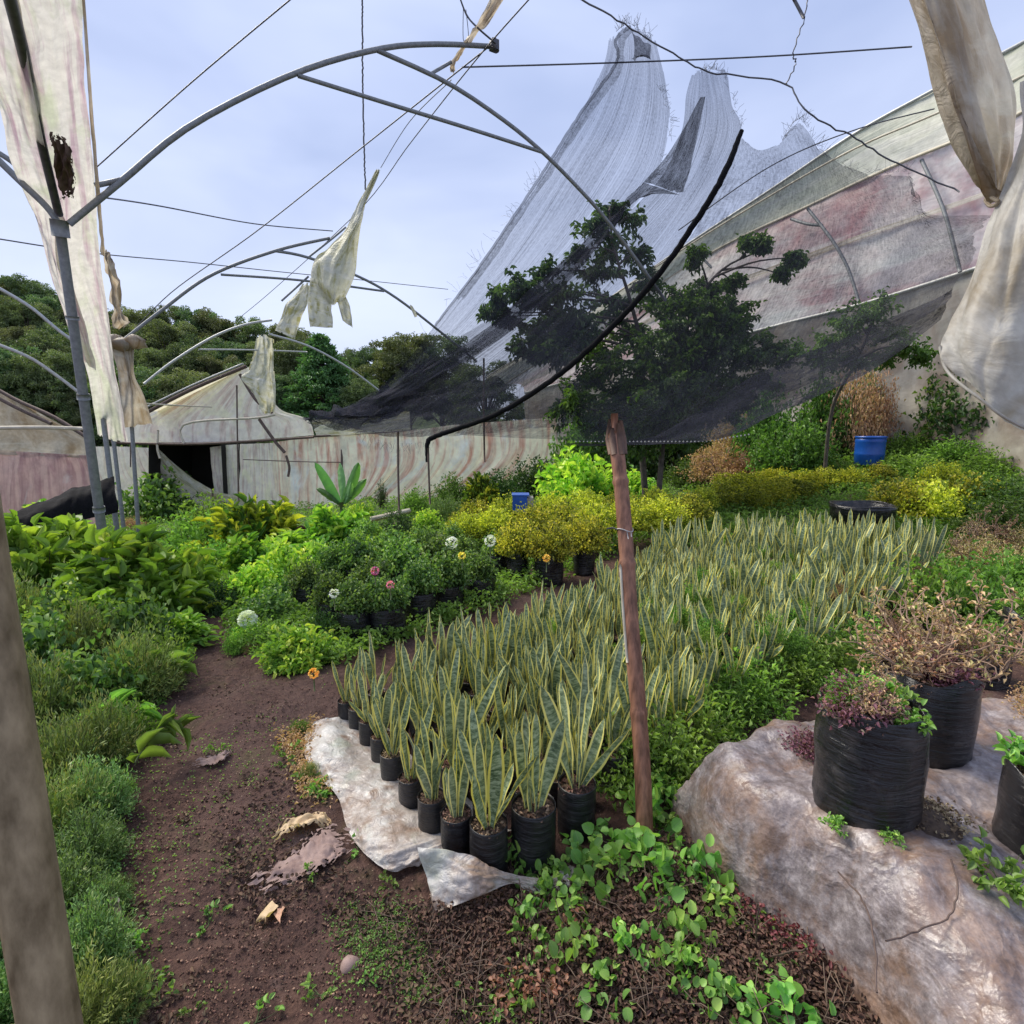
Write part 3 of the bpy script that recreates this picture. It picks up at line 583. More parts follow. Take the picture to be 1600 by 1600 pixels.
wire('steel_hook', 'short dark rod end poking down at the top edge', [(1238, -6, 6), (1256, 28, 6)], .017, 4, 'wire', 'rod')
wire('cord', 'twisted dark cord hanging from the top edge down to the torn rag', [(566, -5, 6.8), (567, 140, 7.3), (571, 296, 7.9)], .011, 90, jig=.003, cat='cord')
wire('wire', 'bent wire linking the ridge tip to the top edge', [(718, -5, 5.4), (730, 25, 5.5), (748, 45, 5.5), (775, 68, 5.7)], .009, 20, grp=gw)
wire('guy_wire', 'pair of fine hanging threads beside the ridge tip', [(724, 10, 5.5), (724, 62, 5.6), (732, 60, 5.6), (728, 15, 5.5)], .004, 20, grp=gw)
wire('wire', 'thin wire over the right tunnel roof near the curtain', [(1060, 360, 8), (1200, 262, 7.6), (1330, 205, 7.4), (1460, 170, 7.2)], .008, grp=gw)
wire('rail', 'pale bamboo rail crossing the left edge at head height', [(-20, 669, 4.6), (60, 668, 4.6), (135, 670, 4.7)], .019, 8, 'bamboo_pale', 'rail')
wire('rail', 'thin pale rail from the hanging plastic toward the gable', [(150, 625, 8), (230, 631, 11), (330, 636, 17)], .02, 8, 'bamboo_pale', 'rail')
# ridge cap piece on the arch end
tag(MB().box(P(772, 71, 5.73), (.08, .08, .09), .5).tube([P(772, 62, 5.73), P(776, 80, 5.73)], .03, 8).build('pipe_end', M['wire']), 'dark wire-bound end fitting at the tip of the nearest arch', 'fitting')

# ================================================================ HANGING FILM, LEFT AND RIGHT
t = thing('hanging_film_strip', 'long pink-streaked dirty plastic strip hanging along the gutter at the upper left', 'plastic sheet', tuple(P(60, 200, 3.6)))
def part(mb, name, mat, t):
    o = mb.build(name, mat, loc=t.location); o.parent = t; o.location = (0, 0, 0); return o
m = MB(); patch(m, PG([[(8, -30, 2.5), (60, -30, 2.6), (126, -30, 2.7)], [(30, 70, 2.9), (80, 70, 3), (131, 70, 3.1)], [(58, 180, 3.4), (100, 180, 3.5), (139, 180, 3.6)],
      [(68, 260, 3.9), (110, 265, 4.1), (147, 265, 4.15)], [(82, 330, 4.3), (118, 330, 4.4), (151, 330, 4.5)], [(95, 420, 4.8), (120, 420, 5), (157, 410, 5)],
      [(118, 520, 5.6), (150, 520, 5.8), (172, 520, 5.8)], [(140, 600, 6.6), (165, 600, 6.8), (184, 610, 6.8)], [(152, 680, 7.4), (175, 690, 7.5), (200, 690, 7.5)]]), 40, 160, .03, (5, 14), 3, .012)
part(m, 'film', M['film_left'], t)
m = MB(); patch(m, PG([[(-60, -30, 2.6), (-20, -30, 2.6), (22, -30, 2.55)], [(-30, 100, 3), (5, 100, 3), (45, 100, 3)], [(0, 180, 3.4), (30, 190, 3.4), (62, 190, 3.4)],
      [(15, 250, 3.8), (50, 260, 3.9), (80, 270, 4)], [(45, 320, 4.2), (70, 330, 4.3), (98, 340, 4.3)], [(62, 370, 4.6), (82, 400, 4.7), (104, 400, 4.8)], [(90, 470, 5.2), (108, 490, 5.3), (128, 500, 5.3)], [(118, 560, 6), (135, 570, 6), (148, 580, 6)]]), 36, 140, .03, (4, 12), 5, .012)
part(m, 'film_flap', M['film_left'], t)
m = MB(); m.tube(arc([P(8, -30, 2.5), P(38, 90, 3), P(62, 210, 3.6), (P(92, 335, 4.12))], 30), .028, 10); part(m, 'gutter_pipe', M['wire'], t)
m = MB(); patch(m, PG([[(72, 202, 3.6), (90, 210, 3.6)], [(78, 240, 3.7), (112, 245, 3.7)], [(88, 280, 3.9), (112, 290, 3.9)], [(92, 314, 4), (116, 312, 4)]]), 40, 60, .06, (5, 5), 7, .22)
part(m, 'burnt_tear', M['rust'], t)
m = MB(); patch(m, PG([[(128, 0, 2.75), (133, 0, 2.75)], [(140, 180, 3.55), (146, 180, 3.55)], [(152, 330, 4.4), (158, 330, 4.4)], [(158, 400, 4.8), (164, 400, 4.8)]]), 4, 60, .02, (2, 20), 4); part(m, 'frayed_edge', M['film_brown'], t)
m = MB(); patch(m, PG([[(156, 390, 4.9), (168, 396, 4.9)], [(164, 430, 5.1), (180, 435, 5.1)], [(170, 480, 5.4), (192, 500, 5.4)], [(176, 515, 5.6), (190, 518, 5.6)]]), 10, 30, .08, (5, 6), 4, .05); part(m, 'torn_fringe', M['film_brown'], t)

o = thing('hanging_film_strip', 'brown plastic bunched round the rear post and fanning out below the middle arch foot', 'plastic sheet', tuple(P(190, 600, 8.3)))
m = MB(); patch(m, PG([[(172, 530, 8.2), (190, 528, 8.1), (208, 534, 8.2)], [(182, 575, 8.2), (198, 580, 8.1), (212, 580, 8.2)], [(184, 620, 8.3), (204, 625, 8.2), (226, 620, 8.3)], [(178, 668, 8.5), (205, 668, 8.4), (237, 662, 8.6)]]), 30, 40, .07, (9, 2), 11, .02)
part(m, 'film', M['film_brown'], o)
m = MB()
for k in range(3): m.lathe([(.01, -.1), (.12, -.06), (.14, .03), (.06, .1), (.01, .12)], P(180+14*k, 535+5*(k % 2), 8.15), 10, 1.4, seed=k)
part(m, 'knot', M['film_brown'], o)

c = thing('plastic_curtain', 'large twisted dirty plastic curtain at the upper right, its brown roll tied to a point', 'plastic curtain', tuple(P(1520, 200, 2)))
m = MB(); patch(m, PG([[(1398, -40, 2.1), (1440, -40, 2.0), (1490, -40, 2.05), (1545, -40, 2.2)], [(1420, 40, 2.1), (1462, 40, 1.97), (1520, 40, 2.02), (1562, 40, 2.2)], [(1442, 130, 2.1), (1485, 130, 1.95), (1540, 130, 2.02), (1592, 130, 2.2)],
     [(1472, 210, 2.1), (1510, 210, 1.97), (1560, 215, 2.05), (1590, 210, 2.2)], [(1512, 275, 2.1), (1535, 278, 2.0), (1558, 280, 2.05), (1576, 272, 2.15)], [(1546, 312, 2.07), (1551, 314, 2.04), (1556, 315, 2.05), (1562, 312, 2.08)]]), 50, 60, .035, (7, 2), 13, .004)
part(m, 'rolled_film', M['film_brown'], c)
m = MB(); patch(m, PG([[(1600, 120, 1.9), (1640, 100, 1.9), (1700, 80, 1.9), (1760, 80, 2.0)], [(1582, 220, 1.95), (1630, 200, 1.85), (1700, 200, 1.9), (1760, 200, 2.0)], [(1552, 320, 2.02), (1600, 320, 1.87), (1690, 320, 1.85), (1760, 320, 2.0)],
     [(1516, 420, 1.98), (1580, 420, 1.8), (1680, 420, 1.8), (1770, 420, 1.95)], [(1480, 500, 1.95), (1560, 510, 1.75), (1670, 510, 1.78), (1770, 510, 1.9)], [(1468, 540, 1.92), (1540, 575, 1.75), (1650, 600, 1.75), (1770, 620, 1.85)],
     [(1480, 580, 1.88), (1530, 622, 1.78), (1600, 668, 1.75), (1760, 720, 1.8)]]), 60, 70, .03, (6, 4), 14, .003)
part(m, 'curtain_film', M['film_curt'], c)
m = MB(); m.tube(catmull(PG([[(1468, 540, 1.915), (1480, 580, 1.875), (1530, 622, 1.775), (1600, 668, 1.745), (1760, 720, 1.795)]])[0], 30), .005, 6); part(m, 'hem', M['film_curt'], c)
m = MB(); m.tube(catmull([P(1548, 308, 2.03), P(1560, 316, 2.0), P(1548, 322, 2.03), P(1540, 312, 2.08), P(1552, 306, 2.06)], 20), .007, 6); part(m, 'tie', M['film_brown'], c)

# torn rags on the ridge
r_ = thing('torn_film_rag', 'large pale torn plastic rag hanging from the cord over the middle arch', 'plastic rag', tuple(P(530, 420, 8)))
m = MB(); patch(m, PG([[(587, 262, 7.9), (590, 260, 7.9), (595, 263, 7.9)], [(566, 300, 7.9), (574, 300, 7.85), (580, 305, 7.9)], [(540, 350, 8), (556, 348, 7.85), (571, 330, 7.9)], [(510, 382, 8.05), (538, 385, 7.85), (562, 380, 8)], [(486, 405, 8.1), (520, 420, 7.85), (556, 425, 8)], [(484, 440, 8.15), (515, 455, 7.9), (542, 460, 8)], [(500, 462, 8.1), (517, 478, 8), (534, 470, 8)]]), 36, 60, .07, (6, 4), 21, .03); part(m, 'rag_body', M['film_rag'], r_)
for k, (rows) in enumerate(([[(482, 430, 8.1), (512, 440, 8)], [(478, 470, 8.1), (518, 475, 8)], [(481, 510, 8.1), (520, 512, 8)]], [[(522, 450, 8), (540, 462, 8)], [(528, 480, 8), (548, 485, 8)], [(534, 500, 8), (551, 512, 8)]])):
    m = MB(); patch(m, PG(rows), 12, 20, .05, (5, 3), 30+k, .05); part(m, 'rag_tail', M['film_rag'], r_)
tag(patch_o := (lambda mm: (patch(mm, PG([[(472, 440, 8.3), (482, 438, 8.25)], [(448, 470, 8.3), (478, 470, 8.2)], [(432, 500, 8.3), (466, 500, 8.25)], [(427, 515, 8.3), (458, 528, 8.25)]]), 14, 24, .06, (4, 4), 35, .05), mm.build('torn_film_rag', M['film_rag']))[1])(MB()), 'small pale rag hanging left below the large one on the same arch', 'plastic rag')
m = MB(); patch(m, PG([[(775, -20, 5.2), (800, -20, 5.2)], [(752, 25, 5.4), (772, 25, 5.4)], [(722, 70, 5.6), (742, 62, 5.6)], [(704, 105, 5.7), (714, 96, 5.7)], [(704, 109, 5.7), (709, 110, 5.7)]]), 12, 50, .06, (5, 9), 37, .05)
tag(m.build('torn_film_rag', M['film_brown']), 'narrow brown strip of torn plastic wrapped over the top of the nearest arch', 'plastic rag')
m = MB(); patch(m, PG([[(400, 525, 15), (412, 520, 15), (422, 528, 15)], [(385, 575, 15.5), (408, 570, 15.2), (428, 580, 15.3)], [(372, 590, 15.5), (405, 610, 15.3), (432, 620, 15.4)], [(392, 615, 15.5), (410, 645, 15.4), (428, 645, 15.5)]]), 24, 40, .2, (8, 3), 39, .06)
tag(m.build('torn_film_rag', M['film_rag']), 'shredded pale plastic dangling in front of the far gable', 'plastic rag')
m = MB(); patch(m, PG([[(640, 475, 8.6), (644, 478, 8.6)], [(643, 485, 8.6), (648, 484, 8.6)], [(648, 496, 8.6), (652, 494, 8.6)]]), 5, 8, .03, (3, 3), 41)
tag(m.build('torn_film_rag', M['film_rag']), 'tiny scrap of plastic snagged on the right limb of the middle arch', 'plastic rag')

# ================================================================ FAR LEFT TUNNEL (gable, wall, opening with painted shade)
hl = P(450, 760, 18)
h = thing('film_greenhouse', 'low greenhouse with torn gable and pink-streaked cream plastic wall, back left', 'greenhouse', tuple(hl))
def hp(name, rows, mat, d0=18, nu=40, nv=24, wr=.05, ws=(10, 2), seed=0, tear=0.006):
    m = MB(); patch(m, [[P(x, y, d0+(x-450)*-.004+(q[0] if q else 0)) for x, y, *q in row] for row in rows], nu, nv, wr, ws, seed, tear); return part(m, name, M[mat], h)
hp('gable_film', [[(372, 578), (380, 574), (388, 572), (396, 578)], [(300, 612), (345, 600), (395, 600), (415, 610)], [(235, 643), (300, 640), (380, 642), (438, 640)], [(190, 664), (280, 662), (380, 660), (480, 655)], [(185, 692), (280, 692), (380, 688), (490, 680)]], 'film_gable', 18, 70, 40, .05, (18, 2), 1)
hp('wall_film', [[(130, 694), (190, 694), (240, 697)], [(135, 740), (200, 740), (275, 738)], [(140, 775), (230, 778), (330, 770)], [(140, 800), (250, 802), (372, 790)]], 'film_gable', 17.9, 50, 24, .08, (9, 2), 4)
hp('wall_film', [[(326, 697), (350, 693), (372, 691)], [(328, 730), (350, 735), (373, 740)], [(332, 765), (355, 775), (374, 778)]], 'film_gable', 17.95, 24, 20, .07, (6, 2), 5)
hp('wall_film', [[(372, 691), (400, 690), (425, 689)], [(372, 735), (400, 735), (428, 735)], [(374, 785), (402, 788), (432, 792)]], 'film_gable', 17.85, 30, 20, .09, (8, 2), 6)
hp('wall_film', [[(424, 689), (480, 682), (535, 678), (620, 672)], [(426, 735), (480, 732), (540, 730), (620, 726)], [(430, 790), (480, 796), (535, 788), (580, 774)]], 'film_wall', 17.8, 70, 24, .08, (12, 2), 7)
hp('wall_film', [[(618, 672), (700, 662), (780, 655), (872, 650)], [(618, 728), (700, 722), (780, 715), (874, 690)], [(578, 776), (640, 792), (720, 770), (880, 730)]], 'film_wall', 17.75, 70, 24, .1, (11, 2), 8)
hp('fascia_film', [[(480, 655), (560, 650), (640, 640)], [(490, 682), (560, 678), (640, 672)]], 'film_rag', 17.7, 30, 10, .1, (8, 2), 9)
hp('fallen_film', [[(238, 690, -.2), (244, 694, -.2)], [(275, 725, -.2), (270, 738, -.2)], [(330, 763, -.2), (322, 775, -.2)], [(385, 776, -.2), (380, 790, -.2)]], 'film_rag', 17.7, 10, 40, .05, (3, 8), 10)
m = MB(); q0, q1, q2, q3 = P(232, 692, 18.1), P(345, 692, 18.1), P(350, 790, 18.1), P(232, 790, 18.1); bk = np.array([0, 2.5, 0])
m.add([q0, q1, q2, q3, q0+bk, q1+bk, q2+bk, q3+bk], [[4, 5, 6, 7], [0, 4, 7, 3], [1, 5, 6, 2], [0, 1, 5, 4]]); part(m, 'opening_shade_box', M['opening_shade'], h).data.polygons.foreach_set('use_smooth', [False]*4)  # box painted black to give the opening its inner shade
# body behind: roof slopes so that the tunnel has depth
def X(p, dy): return p+np.array([0, dy, 0])
m = MB(); A, B, C = P(230, 642, 18.3), P(385, 574, 18.3), P(480, 655, 18.3)
m.add([A, B, X(B, 1.2), X(A, 1.2)], [[0, 1, 2, 3]]); part(m, 'roof_film', M['film_gable'], h)
for nm, pts, rr, mt in (('roof_edge', [(228, 645), (300, 608), (385, 572)], .06, 'rust'), ('roof_edge', [(225, 638), (300, 602), (380, 568)], .03, 'steel_light'), ('roof_edge', [(375, 585), (400, 625), (425, 645)], .05, 'rust'),
        ('eave_pipe', [(180, 692), (300, 694), (400, 689), (490, 683)], .04, 'rust'), ('eave_pipe', [(490, 682), (600, 676), (720, 668)], .035, 'rust'),
        ('broken_slat', [(405, 655), (430, 690), (445, 707)], .05, 'rust'), ('broken_slat', [(447, 712), (452, 730), (450, 745)], .04, 'rust'), ('bent_pipe', [(288, 695), (290, 662), (400, 653), (430, 648)], .035, 'bamboo_pale'),
        ('bent_pipe', [(247, 672), (246, 700), (250, 716)], .035, 'bamboo_pale'), ('upright', [(370, 602), (371, 690), (373, 785)], .025, 'rust'), ('upright', [(204, 694), (204, 730)], .02, 'rust'), ('upright', [(332, 764), (333, 800)], .03, 'rust'),
        ('upright', [(535, 680), (534, 745), (535, 785)], .045, 'rust'), ('stay_wire', [(380, 718), (500, 722), (640, 722)], .015, 'rust')):
    m = MB(); m.tube(catmull([P(x, y, 17.5) for x, y in pts], 14), rr, 7); part(m, nm, M[mt], h)

h2 = thing('film_greenhouse', 'far left greenhouse with reddish pink plastic wall and dark sloping roof edge', 'greenhouse', tuple(P(60, 740, 15)))
def hp2(name, rows, mat, nu=40, nv=24, wr=.06, ws=(8, 2), seed=0):
    m = MB(); patch(m, PG(rows, 15), nu, nv, wr, ws, seed); return part(m, name, M[mat], h2)
hp2('wall_film', [[(-60, 700), (40, 706), (140, 712)], [(-60, 745), (40, 745), (150, 745)], [(-60, 820), (40, 820), (160, 820)]], 'film_pinkwall', seed=61)
hp2('roof_film', [[(-60, 595), (0, 612), (10, 616)], [(-60, 650), (30, 655), (70, 650)], [(-60, 695), (50, 690), (140, 690)], [(-60, 708), (50, 712), (145, 716)]], 'film_brown', seed=62)
for q in ([(-60, 575), (20, 622), (85, 652), (138, 685)], [(-60, 590), (20, 634), (80, 662)]):
    m = MB(); m.tube(catmull([P(x, y, 14.8) for x, y in q], 16), .05, 7); part(m, 'roof_edge', M['rust'], h2)

# ================================================================ RIGHT TUNNEL
TS = 1.32
rt = thing('tunnel_greenhouse', 'long arched greenhouse roof on the right, cream band above pink and white stained plastic', 'greenhouse', tuple(P(1340, 470, 9.5)))
ridge = [(1760, -20, 6.6), (1600, 66, 7.3), (1450, 146, 8.2), (1330, 213, 9.2), (1200, 300, 10.6), (1060, 392, 12.4), (900, 502, 15.5), (760, 590, 19)]
seam = [(1760, 80, 6), (1600, 175, 6.8), (1480, 226, 7.7), (1390, 263, 8.6), (1265, 322, 10), (1100, 402, 12), (940, 505, 15.2), (790, 600, 18.5)]
lowp = [(1760, 340, 5.6), (1640, 380, 6.5), (1510, 425, 7.6), (1350, 475, 8.9), (1220, 508, 10.2), (1060, 550, 12), (930, 585, 14.8), (820, 615, 17.5)]
ridge, seam, lowp = [[(x, y, d*TS) for x, y, d in q] for q in (ridge, seam, lowp)]
mid = [((a[0]*.45+b[0]*.55)+8, (a[1]*.52+b[1]*.48)-6, (a[2]+b[2])/2-.1) for a, b in zip(seam, lowp)]
ur = [((a[0]+b[0])/2+2, (a[1]+b[1])/2-8, (a[2]+b[2])/2) for a, b in zip(ridge, seam)]
m = MB(); patch(m, PG([ridge, ur, seam]), 120, 24, .05, (14, 2), 51); part(m, 'ridge_film', M['film_cream'], rt)
m = MB(); patch(m, PG([seam, mid, lowp]), 140, 40, .08, (16, 3), 52); part(m, 'side_film', M['film_pink'], rt)
base = []
for x, y, d in lowp:
    q = P(x, y, d); q[2] = H(q[0], q[1])-.1; base.append(q)
lw = PG([lowp])[0]; md = [(a+b)/2+np.array([0.1, .15, 0]) for a, b in zip(lw, base)]
m = MB(); patch(m, [lw, md, base], 120, 20, .1, (16, 3), 53); part(m, 'wall_film', M['film_grey'], rt)
for row, rr, nm in ((ridge, .03, 'ridge_pipe'), (seam, .03, 'seam_pipe'), (lowp, .035, 'eave_pipe')):
    m = MB(); m.tube(catmull([P(x, y-1, d-.06) for x, y, d in row], 60), rr*1.1, 7); part(m, nm, M['steel_light'] if nm != 'seam_pipe' else M['bamboo_pale'], rt)
m = MB(); m.tube(catmull([P(x, (y+y2)/2-3, (d+d2)/2-.08) for (x, y, d), (x2, y2, d2) in zip(ridge, seam)], 60), .022, 6); part(m, 'purlin', M['bamboo_pale'], rt)
m = MB(); patch(m, [[P(x, y-4, d-.1) for x, y, d in mid], [P(x, y+4, d-.1) for x, y, d in mid]], 100, 3, .03, (10, 1), 55); part(m, 'repair_tape', M['film_curt'], rt)
for pts in ([(1262, 326, 9.6), (1300, 375, 9.2), (1325, 420, 9), (1342, 472, 8.8)], [(1236, 342, 10), (1262, 350, 9.7), (1285, 352, 9.5)], [(1100, 406, 11.8), (1140, 450, 11.4), (1170, 500, 11)], [(1440, 250, 8), (1475, 330, 7.7), (1500, 425, 7.5)], [(980, 480, 14.4), (1010, 530, 14), (1030, 560, 13.6)]):
    m = MB(); m.tube(catmull(PG([[(x, y, d*TS) for x, y, d in pts]])[0], 20), .035, 7); part(m, 'hoop', M['steel'], rt)
for x in (1370, 1460):
    q = P(x, 480, 9.2*TS); q2 = q.copy(); q2[2] = H(q[0], q[1])-.1; m = MB(); m.tube([q, q2], .035, 7); part(m, 'upright', M['rust'], rt)

# ================================================================ SHADE NET
n = thing('shade_net', 'torn black shade net sagging from wire tips across the middle of the garden', 'shade net', tuple(P(880, 480, 8)))
def npatch(name, rows, mat, nu=60, nv=120, wr=.05, ws=(6, 5), seed=0, tear=.02):
    m = MB(); patch(m, PG(rows), nu, nv, wr, ws, seed, tear); return part(m, name, M[mat], n)
npatch('net_tongue', [[(952, 56, 6.4), (985, 40, 6.4), (1024, 62, 6.4)], [(942, 105, 6.5), (992, 100, 6.5), (1038, 118, 6.5)], [(905, 180, 6.9), (970, 185, 6.9), (1046, 192, 6.9)], [(856, 262, 7.4), (930, 262, 7.3), (1022, 280, 7.3)],
  [(795, 350, 8), (865, 365, 7.9), (948, 372, 7.8)], [(738, 432, 8.7), (800, 445, 8.5), (868, 450, 8.4)], [(680, 508, 9.4), (728, 522, 9.2), (778, 532, 9.1)], [(620, 580, 10.2), (650, 590, 10), (684, 596, 9.9)], [(560, 628, 10.8), (585, 632, 10.7), (610, 636, 10.6)], [(484, 650, 11.3), (490, 655, 11.3), (496, 662, 11.3)]], 'net_thin', tear=.03, seed=71)
npatch('net_tongue', [[(1082, 112, 6.5), (1108, 104, 6.5), (1138, 114, 6.5)], [(1070, 150, 6.5), (1115, 155, 6.4), (1146, 160, 6.4)], [(1062, 210, 6.7), (1110, 212, 6.6), (1159, 208, 6.5)], [(1030, 280, 7), (1080, 285, 6.9), (1128, 280, 6.6)],
  [(965, 345, 7.6), (1030, 355, 7.2), (1088, 350, 6.9)], [(885, 420, 8.3), (960, 440, 7.8), (1030, 425, 7.3)], [(790, 500, 9), (880, 525, 8.3), (968, 500, 7.8)], [(700, 562, 9.8), (790, 605, 9), (880, 585, 8.3)], [(610, 620, 10.5), (720, 655, 9.6), (780, 645, 9)], [(490, 650, 11.2), (600, 680, 10.2), (690, 678, 9.4)]], 'net_soft', tear=.012, seed=72)
npatch('net_layer', [[(930, 370, 8.1), (960, 400, 8)], [(820, 455, 8.9), (900, 500, 8.6)], [(700, 540, 9.8), (800, 600, 9.2)], [(600, 600, 10.7), (700, 655, 9.9)], [(490, 645, 11.3), (560, 680, 10.5)]], 'net_mid', 40, 90, .15, (4, 9), 73, .04)
npatch('net_belly', [[(590, 608, 10.7), (700, 600, 9.6), (800, 560, 8.9), (900, 520, 8.3)], [(540, 640, 10.9), (660, 640, 9.8), (780, 620, 8.9), (900, 590, 8.2)], [(500, 668, 11), (620, 680, 9.9), (760, 676, 8.9), (900, 660, 8)]], 'net_mid', 90, 40, .12, (10, 6), 74, .02)
npatch('dark_fold', [[(1098, 150, 6.4), (1104, 148, 6.4)], [(1068, 200, 6.6), (1092, 205, 6.6)], [(1035, 250, 6.9), (1075, 270, 6.8)], [(1003, 285, 7.2), (1066, 302, 7)]], 'net_dense', 20, 40, .05, (3, 4), 75, .03)
npatch('dark_fold', [[(1003, 283, 7.2), (1062, 303, 7)], [(975, 315, 7.4), (992, 312, 7.3)], [(912, 374, 7.7), (934, 388, 7.6)], [(832, 447, 8.3), (860, 466, 8.2)], [(742, 525, 9.), (760, 543, 8.9)], [(640, 588, 9.8), (660, 602, 9.7)], [(570, 626, 10.8), (585, 640, 10.6)]], 'net_dense', 24, 110, .07, (3, 16), 76, .01)
npatch('net_side', [[(1159, 210, 6.5), (1185, 232, 6.5), (1222, 220, 6.6), (1250, 188, 6.7), (1284, 236, 6.7), (1340, 268, 6.8), (1420, 268, 6.6), (1440, 330, 6), (1545, 335, 4.4)],
   [(1125, 285, 6.6), (1180, 290, 6.6), (1230, 290, 6.7), (1280, 300, 6.7), (1320, 310, 6.7), (1370, 330, 6.6), (1420, 350, 6.2), (1460, 365, 5.6), (1540, 350, 4.4)],
   [(1030, 428, 7.3), (1120, 440, 7), (1180, 430, 6.9), (1240, 420, 6.8), (1300, 410, 6.7), (1360, 405, 6.4), (1420, 400, 6), (1470, 395, 5.5), (1525, 375, 4.5)],
   [(890, 580, 8.2), (1000, 600, 7.8), (1090, 580, 7.4), (1170, 550, 7.1), (1250, 520, 6.8), (1330, 490, 6.4), (1400, 460, 6), (1460, 435, 5.5), (1510, 410, 4.7)],
   [(700, 678, 9.3), (850, 685, 8.4), (1000, 690, 7.7), (1100, 670, 7.3), (1200, 625, 6.9), (1300, 580, 6.4), (1380, 530, 6), (1440, 495, 5.5), (1490, 455, 5)]], 'net_side', 150, 100, .07, (9, 6), 77, .015)
npatch('net_hem_belly', [[(900, 690, 8.2), (1010, 684, 7.7), (1090, 640, 7.4), (1170, 588, 7.1), (1280, 540, 6.6), (1380, 500, 6.1), (1490, 452, 5)], [(900, 693, 8.1), (1020, 690, 7.6), (1110, 668, 7.2), (1200, 618, 6.9), (1300, 570, 6.4), (1390, 523, 6), (1480, 470, 5)],
   [(880, 692, 8.1), (1030, 692, 7.5), (1120, 686, 7.1), (1210, 648, 6.8), (1330, 594, 6.2), (1400, 550, 5.8), (1470, 500, 5.2)]], 'net_dense', 110, 24, .04, (10, 3), 78, .01)
npatch('net_bundle', [[(474, 650, 11.2), (520, 630, 11), (580, 628, 10.8), (640, 600, 10.4)], [(472, 655, 10.8), (520, 645, 10.6), (590, 645, 10.4), (650, 620, 10.2)], [(490, 668, 10.9), (530, 675, 10.7), (570, 664, 10.6), (600, 640, 10.5)]], 'net_dense', 60, 24, .22, (7, 3), 79, .03)
hem = [P(1159, 204, 6.45), P(1130, 275, 6.5), P(1085, 350, 6.8), P(1030, 428, 7.2), P(965, 502, 7.6), P(880, 580, 8.1), P(790, 640, 8.6), P(720, 668, 9.1), P(680, 682, 9.3), P(668, 692, 9.3), P(668, 722, 9.3)]
m = MB(); hh = catmull(hem, 120); m.tube(hh+rng.normal(0, .003, hh.shape), np.interp(np.arange(120), [0, 10, 60, 105, 119], [.026, .038, .042, .042, .03]), 9); part(m, 'rolled_hem', M['net_hem'], n)
ed = catmull([P(984, 42, 6.35), P(962, 62, 6.35), P(962, 100, 6.5), P(905, 180, 6.85), P(853, 262, 7.35), P(795, 350, 7.95), P(738, 432, 8.65), P(680, 508, 9.35)], 80)
m = MB(); m.tube(ed+rng.normal(0, .003, ed.shape), .02, 6); patch(m, [[p_ for p_ in ed[::8]], [p_+np.array([.05, 0, -.02]) for p_ in ed[::8]], [p_+np.array([.1, .05, 0]) for p_ in ed[::8]]], 80, 8, .03, (14, 2), 88, .02); part(m, 'rolled_edge', M['net_mid'], n)
m = MB(); patch(m, PG([[(985, 40, 6.3), (1018, 66, 6.3)], [(990, 75, 6.3), (1016, 92, 6.3)], [(988, 96, 6.4), (1000, 92, 6.4)]]), 14, 14, .05, (3, 3), 80, .03); part(m, 'dark_fold', M['net_dense'], n)
# frayed yarn ends along the torn edges
m = MB()
def fray(path, k, ln, dirv):
    s = catmull(path, 200)
    for q in rng.integers(0, 200, k):
        d = np.asarray(dirv)+rng.normal(0, .5, 3); d = unit(d)*ln*rng.uniform(.3, 1.2); e = s[q]
        m.tube([e, e+d*.5+rng.normal(0, .01, 3), e+d+rng.normal(0, .015, 3)], .0016, 3, cap=False)
fray([P(850, 265, 7.4), P(790, 350, 8), P(700, 475, 9.2), P(620, 575, 10.2)], 70, .2, (-.7, 0, .5))
fray([P(962, 50, 6.4), P(985, 38, 6.4), P(1018, 66, 6.4)], 70, .12, (0, 0, 1)); fray([P(1026, 130, 6.5), P(1048, 192, 6.9), P(1022, 280, 7.3)], 60, .1, (.8, 0, .3))
fray([P(1092, 112, 6.5), P(1128, 116, 6.5), P(1160, 200, 6.5)], 70, .1, (.4, 0, .8)); fray([P(1222, 220, 6.6), P(1250, 186, 6.7), P(1284, 236, 6.7), P(1340, 268, 6.8), P(1420, 268, 6.6)], 130, .14, (.4, 0, .8))
fray([P(1420, 268, 6.6), P(1428, 320, 6.2), P(1450, 350, 6)], 50, .1, (.8, 0, -.5)); fray([P(560, 660, 10.7), P(600, 690, 10), P(680, 690, 9.4)], 60, .25, (0, 0, -1))
part(m, 'frayed_yarn', M['wire'], n)['kind'] = 'stuff'
m = MB()
for q in range(46):
    s = q/45; x = 900+270*s; e = P(x, 692-22*max(0, s-.75)*4*.5-2, 8.1-1.2*s); m.lathe([(.001, -.012), (.014, 0), (.001, .012)], e, 6)
part(m, 'hem_knots', M['string'], n)['kind'] = 'stuff'
wire('net_cord', 'thin upright support wire under the net, right of the banana plant', [(622, 675, 9.5), (622, 730, 9.5), (624, 812, 9.4)], .02, 6, 'rust', 'post')
wire('net_cord', 'slim rod hanging below the end of the rolled net hem', [(669, 700, 9.2), (670, 740, 9.2), (672, 788, 9.2)], .018, 6, 'rust', 'post')
wire('net_cord', 'slim upright pole behind the netting above the golden croton', [(756, 560, 11), (756, 640, 11), (757, 722, 11)], .022, 6, 'rust', 'post')

